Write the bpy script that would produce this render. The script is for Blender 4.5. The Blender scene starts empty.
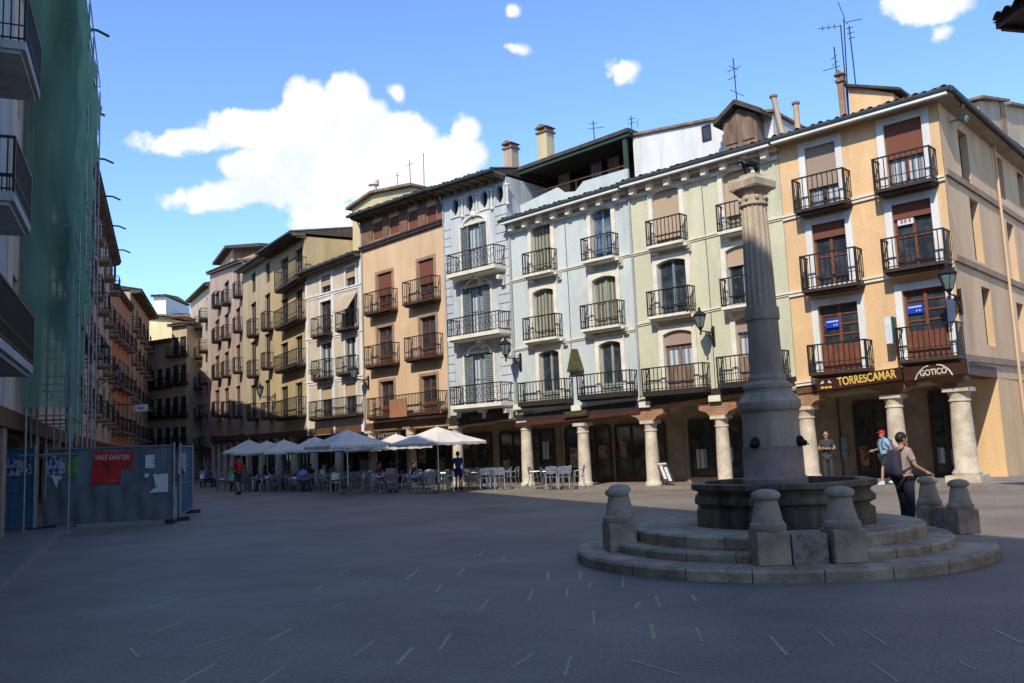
import bpy, bmesh, math, random
from mathutils import Vector, Matrix
random.seed(7)
S = bpy.context.scene
COL = S.collection
R = math.radians
# ------------------------------------------------------------------ camera
EYE = 1.65; FPX = 880.0; CX, CY = 512.0, 341.5
PITCH = math.atan(107.4/FPX); ROLL = math.atan(.042)
CF = Vector((0, math.cos(PITCH), math.sin(PITCH)))
_u0 = Vector((0, -math.sin(PITCH), math.cos(PITCH))); _r0 = Vector((1, 0, 0))
CR = _r0*math.cos(ROLL) - _u0*math.sin(ROLL)
CU = _r0*math.sin(ROLL) + _u0*math.cos(ROLL)
CPOS = Vector((0, 0, EYE))
def ray(px, py): return (CF*FPX + CR*(px-CX) - CU*(py-CY)).normalized()
def ground(px, py, z=0.0):
    d = ray(px, py); s = (z-EYE)/d.z; p = CPOS + d*s; return Vector((p.x, p.y))
def atY(px, py, Y):
    d = ray(px, py); p = CPOS + d*(Y/d.y); return p
def hx(px, Y):                                  # plan point under pixel column px (taken at ground contact) at distance Y
    py = 470
    for _ in range(6):
        p = atY(px, py, Y)
        py += (p.z)*FPX/Y
    return Vector((atY(px, py, Y).x, Y))
cam = bpy.data.cameras.new('camera'); camo = bpy.data.objects.new('camera', cam); COL.objects.link(camo)
M4 = Matrix((( CR.x, CU.x, -CF.x, 0), (CR.y, CU.y, -CF.y, 0), (CR.z, CU.z, -CF.z, EYE), (0, 0, 0, 1)))
camo.matrix_world = M4
cam.sensor_width = 36; cam.lens = FPX/1024*36; cam.clip_end = 2000; cam.clip_start = .1
S.camera = camo
# ------------------------------------------------------------------ materials
def lin(c): return tuple((x/12.92 if x <= .04045 else ((x+.055)/1.055)**2.4) for x in c)
def mat(name, col, col2=None, rough=.8, scale=1.5, metal=0, bump=.0, bscale=30, streak=False, detail=6, lo=.35, hi=.7, spec=.3):
    m = bpy.data.materials.new(name); m.use_nodes = True; nt = m.node_tree; N = nt.nodes; L = nt.links
    b = N['Principled BSDF']; b.inputs['Roughness'].default_value = rough; b.inputs['Metallic'].default_value = metal
    b.inputs['Specular IOR Level'].default_value = spec
    if col2 is None: col2 = tuple(c*.75 for c in col)
    tc = N.new('ShaderNodeTexCoord'); mp = N.new('ShaderNodeMapping'); L.new(tc.outputs['Object'], mp.inputs['Vector'])
    if streak: mp.inputs['Scale'].default_value = (1, 1, .18)
    n = N.new('ShaderNodeTexNoise'); n.inputs['Scale'].default_value = scale; n.inputs['Detail'].default_value = detail; n.inputs['Roughness'].default_value = .65
    L.new(mp.outputs[0], n.inputs['Vector'])
    cr = N.new('ShaderNodeValToRGB'); L.new(n.outputs[0], cr.inputs[0])
    cr.color_ramp.elements[0].position = lo; cr.color_ramp.elements[0].color = (*col2, 1)
    cr.color_ramp.elements[1].position = hi; cr.color_ramp.elements[1].color = (*col, 1)
    n2 = N.new('ShaderNodeTexNoise'); n2.inputs['Scale'].default_value = bscale; n2.inputs['Detail'].default_value = 4
    L.new(tc.outputs['Object'], n2.inputs['Vector'])
    mx = N.new('ShaderNodeMix'); mx.data_type = 'RGBA'; mx.blend_type = 'MULTIPLY'; mx.inputs[0].default_value = .35
    cr2 = N.new('ShaderNodeValToRGB'); L.new(n2.outputs[0], cr2.inputs[0]); cr2.color_ramp.elements[0].position = .3; cr2.color_ramp.elements[0].color = (.6, .6, .6, 1); cr2.color_ramp.elements[1].position = .6
    L.new(cr.outputs[0], mx.inputs[6]); L.new(cr2.outputs[0], mx.inputs[7]); L.new(mx.outputs[2], b.inputs['Base Color'])
    if bump:
        bp = N.new('ShaderNodeBump'); bp.inputs['Strength'].default_value = bump; bp.inputs['Distance'].default_value = .02
        L.new(n2.outputs[0], bp.inputs['Height']); L.new(bp.outputs[0], b.inputs['Normal'])
    return m
def plaster(name, col, dirt=.78):
    m = mat(name, col, tuple(c*dirt for c in col), .9, .9, bump=.25, bscale=22, streak=True, lo=.36, hi=.62); nt = m.node_tree; N = nt.nodes; L = nt.links; b = N['Principled BSDF']
    src = b.inputs['Base Color'].links[0].from_socket; tc = N.new('ShaderNodeTexCoord'); mp = N.new('ShaderNodeMapping'); mp.inputs['Scale'].default_value = (1.5, 1.5, .35); L.new(tc.outputs['Object'], mp.inputs[0])
    n = N.new('ShaderNodeTexNoise'); n.inputs['Scale'].default_value = 1.0; n.inputs['Detail'].default_value = 9; n.inputs['Roughness'].default_value = .7; L.new(mp.outputs[0], n.inputs[0])
    cr = N.new('ShaderNodeValToRGB'); cr.color_ramp.elements[0].position = .36; cr.color_ramp.elements[0].color = (.62, .57, .50, 1); cr.color_ramp.elements[1].position = .5; cr.color_ramp.elements[1].color = (1, 1, 1, 1); L.new(n.outputs[0], cr.inputs[0])
    n2 = N.new('ShaderNodeTexVoronoi'); n2.inputs['Scale'].default_value = .33; n2.inputs['Randomness'].default_value = 1; L.new(tc.outputs['Object'], n2.inputs[0])
    mx = N.new('ShaderNodeMix'); mx.data_type = 'RGBA'; mx.blend_type = 'MULTIPLY'; mx.inputs[0].default_value = .3; L.new(src, mx.inputs[6]); L.new(cr.outputs[0], mx.inputs[7])
    hs = N.new('ShaderNodeHueSaturation'); mr = N.new('ShaderNodeMapRange'); mr.inputs[3].default_value = .93; mr.inputs[4].default_value = 1.04; s_ = N.new('ShaderNodeSeparateColor'); L.new(n2.outputs['Color'], s_.inputs[0]); L.new(s_.outputs[0], mr.inputs[0]); L.new(mr.outputs[0], hs.inputs['Value']); L.new(mx.outputs[2], hs.inputs['Color']); L.new(hs.outputs[0], b.inputs['Base Color'])
    return m
def paint(name, col, rough=.5, metal=0): return mat(name, col, tuple(c*.7 for c in col), rough, 3, metal, bump=.1, bscale=40)
def bricks(name, c1, c2, mortar, sc=1, rot=False):
    m = bpy.data.materials.new(name); m.use_nodes = True; nt = m.node_tree; N = nt.nodes; L = nt.links; b = N['Principled BSDF']
    b.inputs['Roughness'].default_value = .9
    tc = N.new('ShaderNodeTexCoord'); mp = N.new('ShaderNodeMapping'); L.new(tc.outputs['Object'], mp.inputs[0])
    mp.inputs['Rotation'].default_value = (R(90), 0, R(0))
    t = N.new('ShaderNodeTexBrick'); L.new(mp.outputs[0], t.inputs[0]); t.inputs['Scale'].default_value = sc
    t.inputs['Brick Width'].default_value = .26; t.inputs['Row Height'].default_value = .075; t.inputs['Mortar Size'].default_value = .01
    t.inputs['Color1'].default_value = (*c1, 1); t.inputs['Color2'].default_value = (*c2, 1); t.inputs['Mortar'].default_value = (*mortar, 1)
    n = N.new('ShaderNodeTexNoise'); n.inputs['Scale'].default_value = 3; L.new(tc.outputs['Object'], n.inputs[0])
    mx = N.new('ShaderNodeMix'); mx.data_type = 'RGBA'; mx.blend_type = 'MULTIPLY'; mx.inputs[0].default_value = .6
    L.new(t.outputs[0], mx.inputs[6]); L.new(n.outputs[0], mx.inputs[7]); L.new(mx.outputs[2], b.inputs['Base Color'])
    return m
def striped(name, c1, c2, scale, axis=2, rough=.7, prof='SIN'):
    m = bpy.data.materials.new(name); m.use_nodes = True; nt = m.node_tree; N = nt.nodes; L = nt.links; b = N['Principled BSDF']
    b.inputs['Roughness'].default_value = rough; b.inputs['Specular IOR Level'].default_value = .3
    tc = N.new('ShaderNodeTexCoord'); w = N.new('ShaderNodeTexWave'); w.bands_direction = 'XYZ'[axis]; w.inputs['Scale'].default_value = scale
    w.inputs['Distortion'].default_value = .6; w.inputs['Detail'].default_value = 2
    L.new(tc.outputs['Object'], w.inputs[0]); cr = N.new('ShaderNodeValToRGB'); L.new(w.outputs[0], cr.inputs[0])
    cr.color_ramp.elements[0].color = (*c1, 1); cr.color_ramp.elements[1].color = (*c2, 1); L.new(cr.outputs[0], b.inputs['Base Color'])
    return m
def glassm(name, col=(.02, .025, .03), col2=(.07, .08, .09), rough=.12):
    return mat(name, col2, col, rough, 2.2, lo=.4, hi=.7, spec=.6)
X = {}
X['orange'] = plaster('orange_plaster', (.76, .49, .245), .84)
X['orange_b'] = plaster('ochre_plaster', (.72, .47, .26), .82)
X['green'] = plaster('sage_plaster', (.60, .565, .37), .86)
X['blue'] = plaster('pale_blue_plaster', (.56, .59, .53), .88)
X['ornate'] = plaster('blue_white_plaster', (.60, .61, .58), .66)
X['peach'] = plaster('peach_plaster', (.70, .47, .27), .86)
X['cream'] = plaster('cream_plaster', (.66, .54, .38), .76)
X['yellow'] = plaster('yellow_plaster', (.56, .41, .20), .78)
X['yellow2'] = plaster('sand_plaster', (.54, .42, .25), .74)
X['pinkish'] = plaster('faded_pink_plaster', (.50, .36, .25), .72)
X['greyw'] = plaster('grey_white_plaster', (.42, .42, .40), .7)
X['tan'] = plaster('tan_plaster', (.56, .41, .26), .7)
X['rosy'] = plaster('rosy_beige_plaster', (.68, .52, .38), .72)
X['terra'] = plaster('terracotta_plaster', (.68, .31, .17), .75)
X['greyb'] = plaster('grey_brown_plaster', (.58, .45, .32), .7)
X['dull'] = plaster('dull_ochre_plaster', (.56, .43, .26), .75)
X['white'] = mat('white_plaster', (.78, .76, .70), (.60, .57, .5), .8, 2, streak=True)
X['creamtrim'] = mat('cream_stone_trim', (.80, .73, .58), (.64, .55, .41), .85, 2.5, bump=.2)
X['stonetrim'] = mat('brown_stone_trim', (.36, .25, .17), (.24, .16, .11), .9, 3)
X['colstone'] = mat('pale_column_stone', (.66, .57, .43), (.42, .33, .23), .85, 3, bump=.4, bscale=18)
X['brick'] = bricks('red_brick', (.46, .21, .09), (.36, .15, .065), (.42, .3, .19))
X['woodb'] = mat('brown_timber', (.16, .075, .035), (.09, .04, .02), .7, 4, bump=.3)
X['redwood'] = mat('reddish_wood', (.22, .075, .035), (.13, .045, .025), .5, 5)
X['darkwood'] = mat('dark_wood', (.07, .04, .025), (.035, .02, .015), .6, 5)
X['palegreenwood'] = paint('pale_green_joinery', (.30, .34, .27))
X['greywood'] = paint('grey_joinery', (.20, .24, .23))
X['whitewood'] = paint('white_joinery', (.6, .6, .56))
X['iron'] = mat('black_iron', (.018, .016, .016), (.035, .025, .02), .55, 6, .4)
X['glass'] = glassm('window_glass')
X['glassb'] = glassm('painted_sky_reflection_glass', (.05, .08, .12), (.2, .28, .38), .1)  # blue sky reflection painted into the pane colour
X['curtain'] = striped('curtained_glass', (.10, .09, .06), (.34, .30, .2), 2.2, 0, .3)
X['curtw'] = striped('white_curtained_glass', (.16, .18, .2), (.5, .52, .52), 2.0, 0, .3)
X['blind'] = striped('brown_roller_blind', (.27, .19, .13), (.35, .26, .185), 9, 2)
X['blindr'] = striped('red_brown_shutter', (.13, .045, .025), (.20, .065, .035), 7, 2)
X['blindt'] = striped('tan_roller_blind', (.36, .26, .16), (.46, .34, .22), 9, 2)
X['tile'] = mat('old_clay_tile', (.33, .21, .13), (.12, .085, .06), .9, 3, bump=.5, bscale=12)
X['darktile'] = mat('dark_weathered_tile', (.10, .075, .055), (.045, .04, .035), .9, 3, bump=.5, bscale=12)
X['soffit'] = mat('brown_eave_timber', (.22, .16, .11), (.12, .09, .06), .9, 3)  # plain brown timber under the eaves
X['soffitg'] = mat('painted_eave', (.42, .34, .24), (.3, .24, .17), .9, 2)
X['gutter'] = mat('green_grey_gutter', (.07, .085, .08), (.04, .05, .045), .5, 3, .3)
X['shop'] = glassm('dark_shopfront', (.02, .02, .02), (.09, .095, .085), .15)
X['shopw'] = mat('arcade_wall', (.36, .29, .20), (.22, .17, .12), .9, 1.5)
X['disp'] = mat('shop_display', (.40, .36, .28), (.06, .07, .06), .5, 6, lo=.42, hi=.55)
X['disp2'] = mat('warm_shop_display', (.34, .20, .10), (.06, .04, .03), .5, 7, lo=.42, hi=.56)
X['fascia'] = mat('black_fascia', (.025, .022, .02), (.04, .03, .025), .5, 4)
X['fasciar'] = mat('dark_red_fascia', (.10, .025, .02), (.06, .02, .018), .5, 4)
X['alu'] = mat('brushed_aluminium', (.62, .63, .64), (.45, .46, .47), .28, 8, .9)
X['canvas'] = mat('ivory_canvas', (.74, .65, .53), (.58, .51, .42), .85, 2)
X['canvas'].node_tree.nodes['Principled BSDF'].inputs['Subsurface Weight'].default_value = 0
X['redbrown'] = X['redwood']
SKIPCH = set(); SKYTINT = (.66, .78, 1.0); CLOUD = .52; EXPO = 1.12; SUNE = 2.3; SKYS = .15
# ------------------------------------------------------------------ mesh helpers
class Fac:
    """a vertical facade line from A to B (left to right as seen); d counts outwards, z up"""
    def __init__(s, A, B):
        s.A = Vector(A); s.B = Vector(B); s.L = (s.B-s.A).length; s.t = (s.B-s.A)/s.L
        s.n = Vector((s.t.y, -s.t.x))                # outward (towards the square)
        s.ang = math.atan2(s.t.y, s.t.x)
    def pt(s, u, d, z): p = s.A + s.t*u + s.n*d; return Vector((p.x, p.y, z))
    def px(s, px, py, d=0):                          # pixel -> (u, z) on the plane at offset d
        r = ray(px, py); o = s.A + s.n*d
        den = r.x*s.n.x + r.y*s.n.y
        k = ((o.x-CPOS.x)*s.n.x + (o.y-CPOS.y)*s.n.y)/den
        p = CPOS + r*k
        return ((Vector((p.x, p.y))-s.A).dot(s.t), p.z)
class MB:
    def __init__(s): s.v = []; s.f = []
    def hexa(s, p):
        b = len(s.v); s.v += [Vector(q) for q in p]
        s.f += [tuple(b+i for i in q) for q in ((0,1,2,3),(7,6,5,4),(0,4,5,1),(1,5,6,2),(2,6,7,3),(3,7,4,0))]; return s
    def box(s, x0, x1, y0, y1, z0, z1):
        return s.hexa([(x0,y0,z0),(x1,y0,z0),(x1,y1,z0),(x0,y1,z0),(x0,y0,z1),(x1,y0,z1),(x1,y1,z1),(x0,y1,z1)])
    def fb(s, F, u0, u1, d0, d1, z0, z1):
        P = F.pt; return s.hexa([P(u0,d0,z0),P(u1,d0,z0),P(u1,d1,z0),P(u0,d1,z0),P(u0,d0,z1),P(u1,d0,z1),P(u1,d1,z1),P(u0,d1,z1)])
    def fbar(s, F, u0, z0, u1, z1, d0, d1, h):      # sloping bar, z = bottom
        P = F.pt; return s.hexa([P(u0,d0,z0),P(u1,d0,z1),P(u1,d1,z1),P(u0,d1,z0),P(u0,d0,z0+h),P(u1,d0,z1+h),P(u1,d1,z1+h),P(u0,d1,z0+h)])
    def prism(s, F, pts, d0, d1):
        n = len(pts); b = len(s.v)
        s.v += [F.pt(u, d0, z) for u, z in pts] + [F.pt(u, d1, z) for u, z in pts]
        s.f += [tuple(b+i for i in range(n)), tuple(b+n+i for i in reversed(range(n)))]
        s.f += [(b+i, b+(i+1) % n, b+n+(i+1) % n, b+n+i) for i in range(n)]; return s
    def ring(s, F, outer, inner, d0, d1):
        n = len(outer); b = len(s.v)
        for d in (d0, d1): s.v += [F.pt(u, d, z) for u, z in outer] + [F.pt(u, d, z) for u, z in inner]
        for i in range(n-1):
            o0, o1, i0, i1 = b+i, b+i+1, b+n+i, b+n+i+1; k = 2*n
            s.f += [(o0,o1,i1,i0), (o0+k,i0+k,i1+k,o1+k), (o0,o0+k,o1+k,o1), (i0,i1,i1+k,i0+k)]
        for e in (0, n-1): s.f.append((b+e, b+n+e, b+3*n+e, b+2*n+e))
        return s
    def tube(s, p, q, r, n=6, r2=None, cap=True):
        p = Vector(p); q = Vector(q); r2 = r if r2 is None else r2; a = (q-p).normalized()
        x = a.orthogonal().normalized(); y = a.cross(x); b = len(s.v)
        for c, rr in ((p, r), (q, r2)):
            s.v += [c + (x*math.cos(2*math.pi*i/n) + y*math.sin(2*math.pi*i/n))*rr for i in range(n)]
        s.f += [(b+i, b+(i+1) % n, b+n+(i+1) % n, b+n+i) for i in range(n)]
        if cap: s.f += [tuple(b+i for i in reversed(range(n))), tuple(b+n+i for i in range(n))]
        return s
    def path(s, pts, r, n=6):
        for a, b in zip(pts[:-1], pts[1:]): s.tube(a, b, r, n)
        return s
    def lathe(s, c, prof, n=24, ph=0, fl=None):
        b = len(s.v); c = Vector(c)
        for k, (r, z) in enumerate(prof):
            for i in range(n):
                a = ph + 2*math.pi*i/n; rr = r*(fl(i, k) if fl else 1)
                s.v.append(c + Vector((rr*math.cos(a), rr*math.sin(a), z)))
        m = len(prof)
        for k in range(m-1):
            s.f += [(b+k*n+i, b+k*n+(i+1) % n, b+(k+1)*n+(i+1) % n, b+(k+1)*n+i) for i in range(n)]
        s.f += [tuple(b+i for i in reversed(range(n))), tuple(b+(m-1)*n+i for i in range(n))]
        return s
    def grid(s, fn, nu, nv):
        b = len(s.v)
        for j in range(nv+1):
            for i in range(nu+1): s.v.append(Vector(fn(i/nu, j/nv)))
        for j in range(nv):
            for i in range(nu): s.f.append((b+j*(nu+1)+i, b+j*(nu+1)+i+1, b+(j+1)*(nu+1)+i+1, b+(j+1)*(nu+1)+i))
        return s
    def ball(s, c, rx, ry, rz, n=10, m=8):
        prof = [(max(.001, math.sin(math.pi*k/m)), -math.cos(math.pi*k/m)) for k in range(m+1)]
        b = len(s.v); s.lathe((0, 0, 0), prof, n)
        for i in range(b, len(s.v)): v = s.v[i]; s.v[i] = Vector((c[0]+v.x*rx, c[1]+v.y*ry, c[2]+v.z*rz))
        return s
    def build(s, name, m, parent=None, org=None, smooth=False, solid=0):
        if org is None:
            q = parent
            while q is not None and q.parent is not None: q = q.parent
            org = q.location if q is not None else Vector((0, 0, 0))
        me = bpy.data.meshes.new(name); me.from_pydata([v-Vector(org) for v in s.v], [], s.f)
        bm = bmesh.new(); bm.from_mesh(me); bmesh.ops.recalc_face_normals(bm, faces=bm.faces); bm.to_mesh(me); bm.free()
        me.materials.append(X[m] if isinstance(m, str) else m)
        if smooth:
            for p in me.polygons: p.use_smooth = True
            me.set_sharp_from_angle(angle=R(38))
        o = bpy.data.objects.new(name, me); COL.objects.link(o)
        if parent is not None: o.parent = parent
        else: o.location = org
        if solid:
            md = o.modifiers.new('t', 'SOLIDIFY'); md.thickness = solid; md.offset = 0
        return o
def T(o, label=None, cat=None, group=None, kind=None):
    if label: o['label'] = label
    if cat: o['category'] = cat
    if group: o['group'] = group
    if kind: o['kind'] = kind
    return o
def empty(name, loc, label, cat, group=None, rz=0):
    o = bpy.data.objects.new(name, None); COL.objects.link(o); o.location = loc; o.rotation_euler = (0, 0, rz); o.empty_display_size = .2
    return T(o, label, cat, group)
def kids(o): return [c for c in COL.objects if c.parent == o]
def dup(o, parent=None):
    c = o.copy(); COL.objects.link(c); c.parent = parent
    for ch in list(o.children): dup(ch, c)
    return c
def text_mesh(name, s, size, m, parent, org, loc, ang, ext=.012, org_world=True, width=None, slope=0, align='CENTER', shear=0, bold=0):
    cu = bpy.data.curves.new(name, 'FONT'); cu.body = s; cu.size = size; cu.extrude = ext; cu.align_x = align; cu.align_y = 'CENTER'; cu.offset = bold
    to = bpy.data.objects.new(name, cu); COL.objects.link(to)
    dg = bpy.context.evaluated_depsgraph_get(); me = bpy.data.meshes.new_from_object(to.evaluated_get(dg))
    bpy.data.objects.remove(to)
    xs = [v.co.x for v in me.vertices]; w = max(xs)-min(xs); k = (width/w) if width else 1
    M = Matrix.Translation(Vector(loc)-Vector(org)) @ Matrix.Rotation(ang, 4, 'Z') @ Matrix.Rotation(R(90), 4, 'X') @ Matrix.Rotation(slope, 4, 'Z') @ Matrix.Diagonal((k, 1, 1, 1))
    me.transform(M); me.materials.clear(); me.materials.append(X[m] if isinstance(m, str) else m)
    o = bpy.data.objects.new(name, me); COL.objects.link(o); o.parent = parent; return o
# ------------------------------------------------------------------ building kit
class Bld:
    def __init__(s, name, label, F, cat='building', group=None):
        s.F = F; s.root = empty(name, (F.A.x, F.A.y, 0), label, cat, group); s.holes = []
    def b(s, mb, name, m, parent=None, smooth=False): return mb.build(name, m, parent or s.root, smooth=smooth)
    def wall(s, m, z0, zt0, zt1, D=9, F=None, u0=0, u1=None, holes=None, rev=.22, arc=0, back=True, name='wall', lsid=True, rsid=True, base=0, arcin=0):
        F = F or s.F; u1 = F.L if u1 is None else u1; holes = s.holes if holes is None else holes
        zt = lambda u: zt0 + (zt1-zt0)*(u-u0)/(u1-u0)
        zg = min(zt0, zt1)-.05
        us = sorted(set([u0, u1] + [round(x, 4) for h in holes for x in h[:2]])); zs = sorted(set([z0, zg] + [round(x, 4) for h in holes for x in h[2:4]]))
        zs = [z for z in zs if z <= zg+1e-6]
        mb = MB(); V = {}
        def vid(i, j, d=0):
            k = (i, j, d)
            if k not in V:
                u = us[i]; z = zs[j] if j < len(zs) else zt(u)
                V[k] = len(mb.v); mb.v.append(F.pt(u, d, z))
            return V[k]
        def inh(i, j):
            if j >= len(zs)-1: return False
            uc = (us[i]+us[i+1])/2; zc = (zs[j]+zs[j+1])/2
            return any(h[0] < uc < h[1] and h[2] < zc < h[3] for h in holes)
        for i in range(len(us)-1):
            for j in range(len(zs)):
                if not inh(i, j): mb.f.append((vid(i, j), vid(i+1, j), vid(i+1, j+1), vid(i, j+1)))
        for h in holes:
            a, b_, c, d = h[:4]; q = [(a, c), (b_, c), (b_, d), (a, d)]; k = len(mb.v)
            mb.v += [F.pt(u, 0, z) for u, z in q] + [F.pt(u, -rev-.1, z) for u, z in q]
            mb.f += [(k+i, k+(i+1) % 4, k+4+(i+1) % 4, k+4+i) for i in range(4)]
        P = F.pt; k = len(mb.v)
        mb.v += [P(u0,0,z0),P(u0,-D,z0),P(u0,-D,zt0),P(u0,0,zt0),P(u1,0,z0),P(u1,-D,z0),P(u1,-D,zt1),P(u1,0,zt1)]
        if lsid: mb.f.append((k, k+1, k+2, k+3))
        if rsid: mb.f.append((k+4, k+5, k+6, k+7))
        if back: mb.f.append((k+1, k+5, k+6, k+2))
        mb.f += [(k+3, k+2, k+6, k+7), (k, k+4, k+5, k+1)]
        w = s.b(mb, name, m)
        if arc:                                     # lower storey set back behind the arcade
            lo = MB(); lo.fb(F, u0, u1-arcin, -arc, -D, base, z0-.01); s.b(lo, 'ground_floor_wall', 'shopw')
        s.zt0, s.zt1 = zt0, zt1
        return w
    def roof(s, u0, u1, zt0, zt1, over=.6, run=5, rise=1.5, m='tile', soff='soffit', F=None, gut=None, rafters=True, depth=9, whiteline=False, hl=0, hr=0):
        F = F or s.F; mb = MB(); n = max(8, int((u1-u0)/.27)*6)
        z = lambda u: zt0 + (zt1-zt0)*(u-u0)/(u1-u0)
        def fn(a, b):
            w_ = (run+over)*b; u = (u0+hl*w_)*(1-a)+(u1-hr*w_)*a; c = abs(math.sin(math.pi*a*n/6))*.095
            d = over - b*(run+over)
            return F.pt(u, d, z(u)+.17+c+rise*b + .02*math.sin(a*n*.37)*(1-b))
        mb.grid(fn, n, 3)
        k = len(mb.v); N1 = n+1
        mb.v += [F.pt(u0, over, z(u0)+.12), F.pt(u1, over, z(u1)+.12), F.pt(u0, -depth-.3, z(u0)+.2), F.pt(u1, -depth-.3, z(u1)+.2), F.pt(u0+hl*(run+over), -run, z(u0)+.14+rise), F.pt(u1-hr*(run+over), -run, z(u1)+.14+rise)]
        mb.f += [(k+2, k+3, k+5, k+4), (k, k+2, k+4), (k+1, k+3, k+5), (k, k+1, k+3, k+2)]
        ro = s.b(mb, 'roof', m)
        e = MB(); e.fbar(F, u0, zt0, u1, zt1, -.02, over-.06, .11)
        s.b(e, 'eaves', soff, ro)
        if rafters:
            r = MB(); nn = min(12, int((u1-u0)/.55))
            for i in range(nn+1):
                u = u0+.1+(u1-u0-.2)*i/nn; r.hexa([F.pt(u-.05,0,z(u)-.16),F.pt(u+.05,0,z(u)-.16),F.pt(u+.05,over-.12,z(u)-.06),F.pt(u-.05,over-.12,z(u)-.06),F.pt(u-.05,0,z(u)-.003),F.pt(u+.05,0,z(u)-.003),F.pt(u+.05,over-.12,z(u)-.003),F.pt(u-.05,over-.12,z(u)-.003)])
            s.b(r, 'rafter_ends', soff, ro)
        if gut:
            g = MB(); g.tube(F.pt(u0-.05, over+.06, z(u0)+.1), F.pt(u1+.05, over+.06, z(u1)+.1), .085, 8)
            s.b(g, 'gutter', gut, smooth=True)
        if whiteline:
            g = MB(); g.fbar(F, u0+.05, zt0-.06, u1-.05, zt1-.06, over-.03, over+.11, .07); s.b(g, 'fascia_strip', 'white')
        return ro
    def window(s, u0, u1, z0, z1, frame='redwood', pane='glass', F=None, blind=None, bl=0.0, bars=1, mull=True, panel=0, arch=0, surround=None, sw=.2, sill=False, sd=.05, name='window', dd=.2, dup=False, extra=None, shutters=None, sign=None):
        F = F or s.F
        if F is s.F and not dup: s.holes.append((u0, u1, z0, z1))
        fw = .07; mb = MB()
        mb.fb(F, u0, u0+fw, -dd, -dd+.06, z0, z1); mb.fb(F, u1-fw, u1, -dd, -dd+.06, z0, z1)
        mb.fb(F, u0+fw, u1-fw, -dd, -dd+.06, z1-fw, z1); mb.fb(F, u0+fw, u1-fw, -dd, -dd+.06, z0, z0+fw)
        um = (u0+u1)/2
        if mull: mb.fb(F, um-.05, um+.05, -dd+.003, -dd+.075, z0+fw, z1-fw)
        if panel: mb.fb(F, u0+fw, u1-fw, -dd+.006, -dd+.05, z0+fw, z0+panel)
        for i in range(bars):
            zz = z0+panel+(z1-z0-panel)*(i+1)/(bars+1); mb.fb(F, u0+fw, u1-fw, -dd+.008, -dd+.055, zz-.025, zz+.025)
        w = s.b(mb, name, frame)
        p = MB(); p.fb(F, u0+.01, u1-.01, -dd-.03, -dd+.02, z0+.01, z1-.01); s.b(p, 'pane', pane, w)
        if blind and bl > 0:
            q = MB(); dz = -dd+.1; q.fb(F, u0+.02, u1-.02, dz, dz+.03, z1-(z1-z0)*bl, z1-.005); q.fb(F, u0+.02, u1-.02, dz-.01, dz+.05, z1-(z1-z0)*bl-.05, z1-(z1-z0)*bl-.001)
            s.b(q, 'roller_blind', blind, w)
        if shutters:
            for sg in (0, 1):
                q = MB(); ww = (u1-u0)*.3; a = u0-.02 if sg == 0 else u1+.02-ww
                q.ring(F, [(a,z0),(a,z1),(a+ww,z1),(a+ww,z0),(a,z0)], [(a+.05,z0+.05),(a+.05,z1-.05),(a+ww-.05,z1-.05),(a+ww-.05,z0+.05),(a+.05,z0+.05)], -.03, .02)
                nn = int((z1-z0-.1)/.09)
                for i in range(nn): zz = z0+.06+i*.09; q.hexa([F.pt(a+.05,-.03,zz+.05),F.pt(a+ww-.05,-.03,zz+.05),F.pt(a+ww-.05,.01,zz),F.pt(a+.05,.01,zz),F.pt(a+.05,-.03,zz+.065),F.pt(a+ww-.05,-.03,zz+.065),F.pt(a+ww-.05,.01,zz+.015),F.pt(a+.05,.01,zz+.015)])
                s.b(q, 'shutter', shutters, w)
        if surround:
            mb = MB(); out = [(u0-sw, z0), (u0-sw, z1+sw)]; inn = [(u0+.001, z0), (u0+.001, z1-arch)]
            for i in range(1, 8):
                a = i/8; out.append((u0-sw+(u1-u0+2*sw)*a, z1+sw)); inn.append((u0+(u1-u0)*a, z1-arch+(arch-.004)*math.sin(math.pi*a)**.8 if arch else z1-.001))
            out += [(u1+sw, z1+sw), (u1+sw, z0)]; inn += [(u1-.001, z1-arch), (u1-.001, z0)]
            mb.ring(F, out, inn, -.16 if arch else -.01, sd); s.b(mb, 'window_surround', surround, w)
        if sill: q = MB(); q.fb(F, u0-.12, u1+.12, 0, .1, z0-.09, z0-.002); s.b(q, 'window_sill', sill if isinstance(sill, str) else 'stonetrim', w)
        return w
    def balcony(s, u0, u1, z0, z1, dep=.55, slab='stonetrim', th=.14, step=.115, F=None, mid=True, ornate=False, bars=.009, name='balcony'):
        F = F or s.F; mb = MB(); mb.fb(F, u0, u1, .002, dep, z0, z0+th); mb.fb(F, u0+.06, u1-.06, .002, dep-.08, z0-.07, z0-.001)
        sl = s.b(mb, name, slab); r = MB(); e = .02; zb = z0+th+.06
        A = [(u0+e, .0), (u0+e, dep-e), (u1-e, dep-e), (u1-e, .0)]
        def rail(z, w):
            for (a, b), (c, d) in zip(A[:-1], A[1:]): r.hexa([F.pt(min(a,c)-w,min(b,d)-w,z-w),F.pt(max(a,c)+w,min(b,d)-w,z-w),F.pt(max(a,c)+w,max(b,d)+w,z-w),F.pt(min(a,c)-w,max(b,d)+w,z-w),F.pt(min(a,c)-w,min(b,d)-w,z+w),F.pt(max(a,c)+w,min(b,d)-w,z+w),F.pt(max(a,c)+w,max(b,d)+w,z+w),F.pt(min(a,c)-w,max(b,d)+w,z+w)])
        rail(z1, .022); rail(zb, .014)
        if mid: rail(zb+(z1-zb)*.28, .011)
        n = max(3, int((u1-u0)/step))
        for i in range(n+1):
            u = u0+e+(u1-u0-2*e)*i/n; w = bars*(1.9 if i in (0, n) else 1); r.fb(F, u-w, u+w, dep-e-w, dep-e+w, z0+th, z1)
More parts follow.
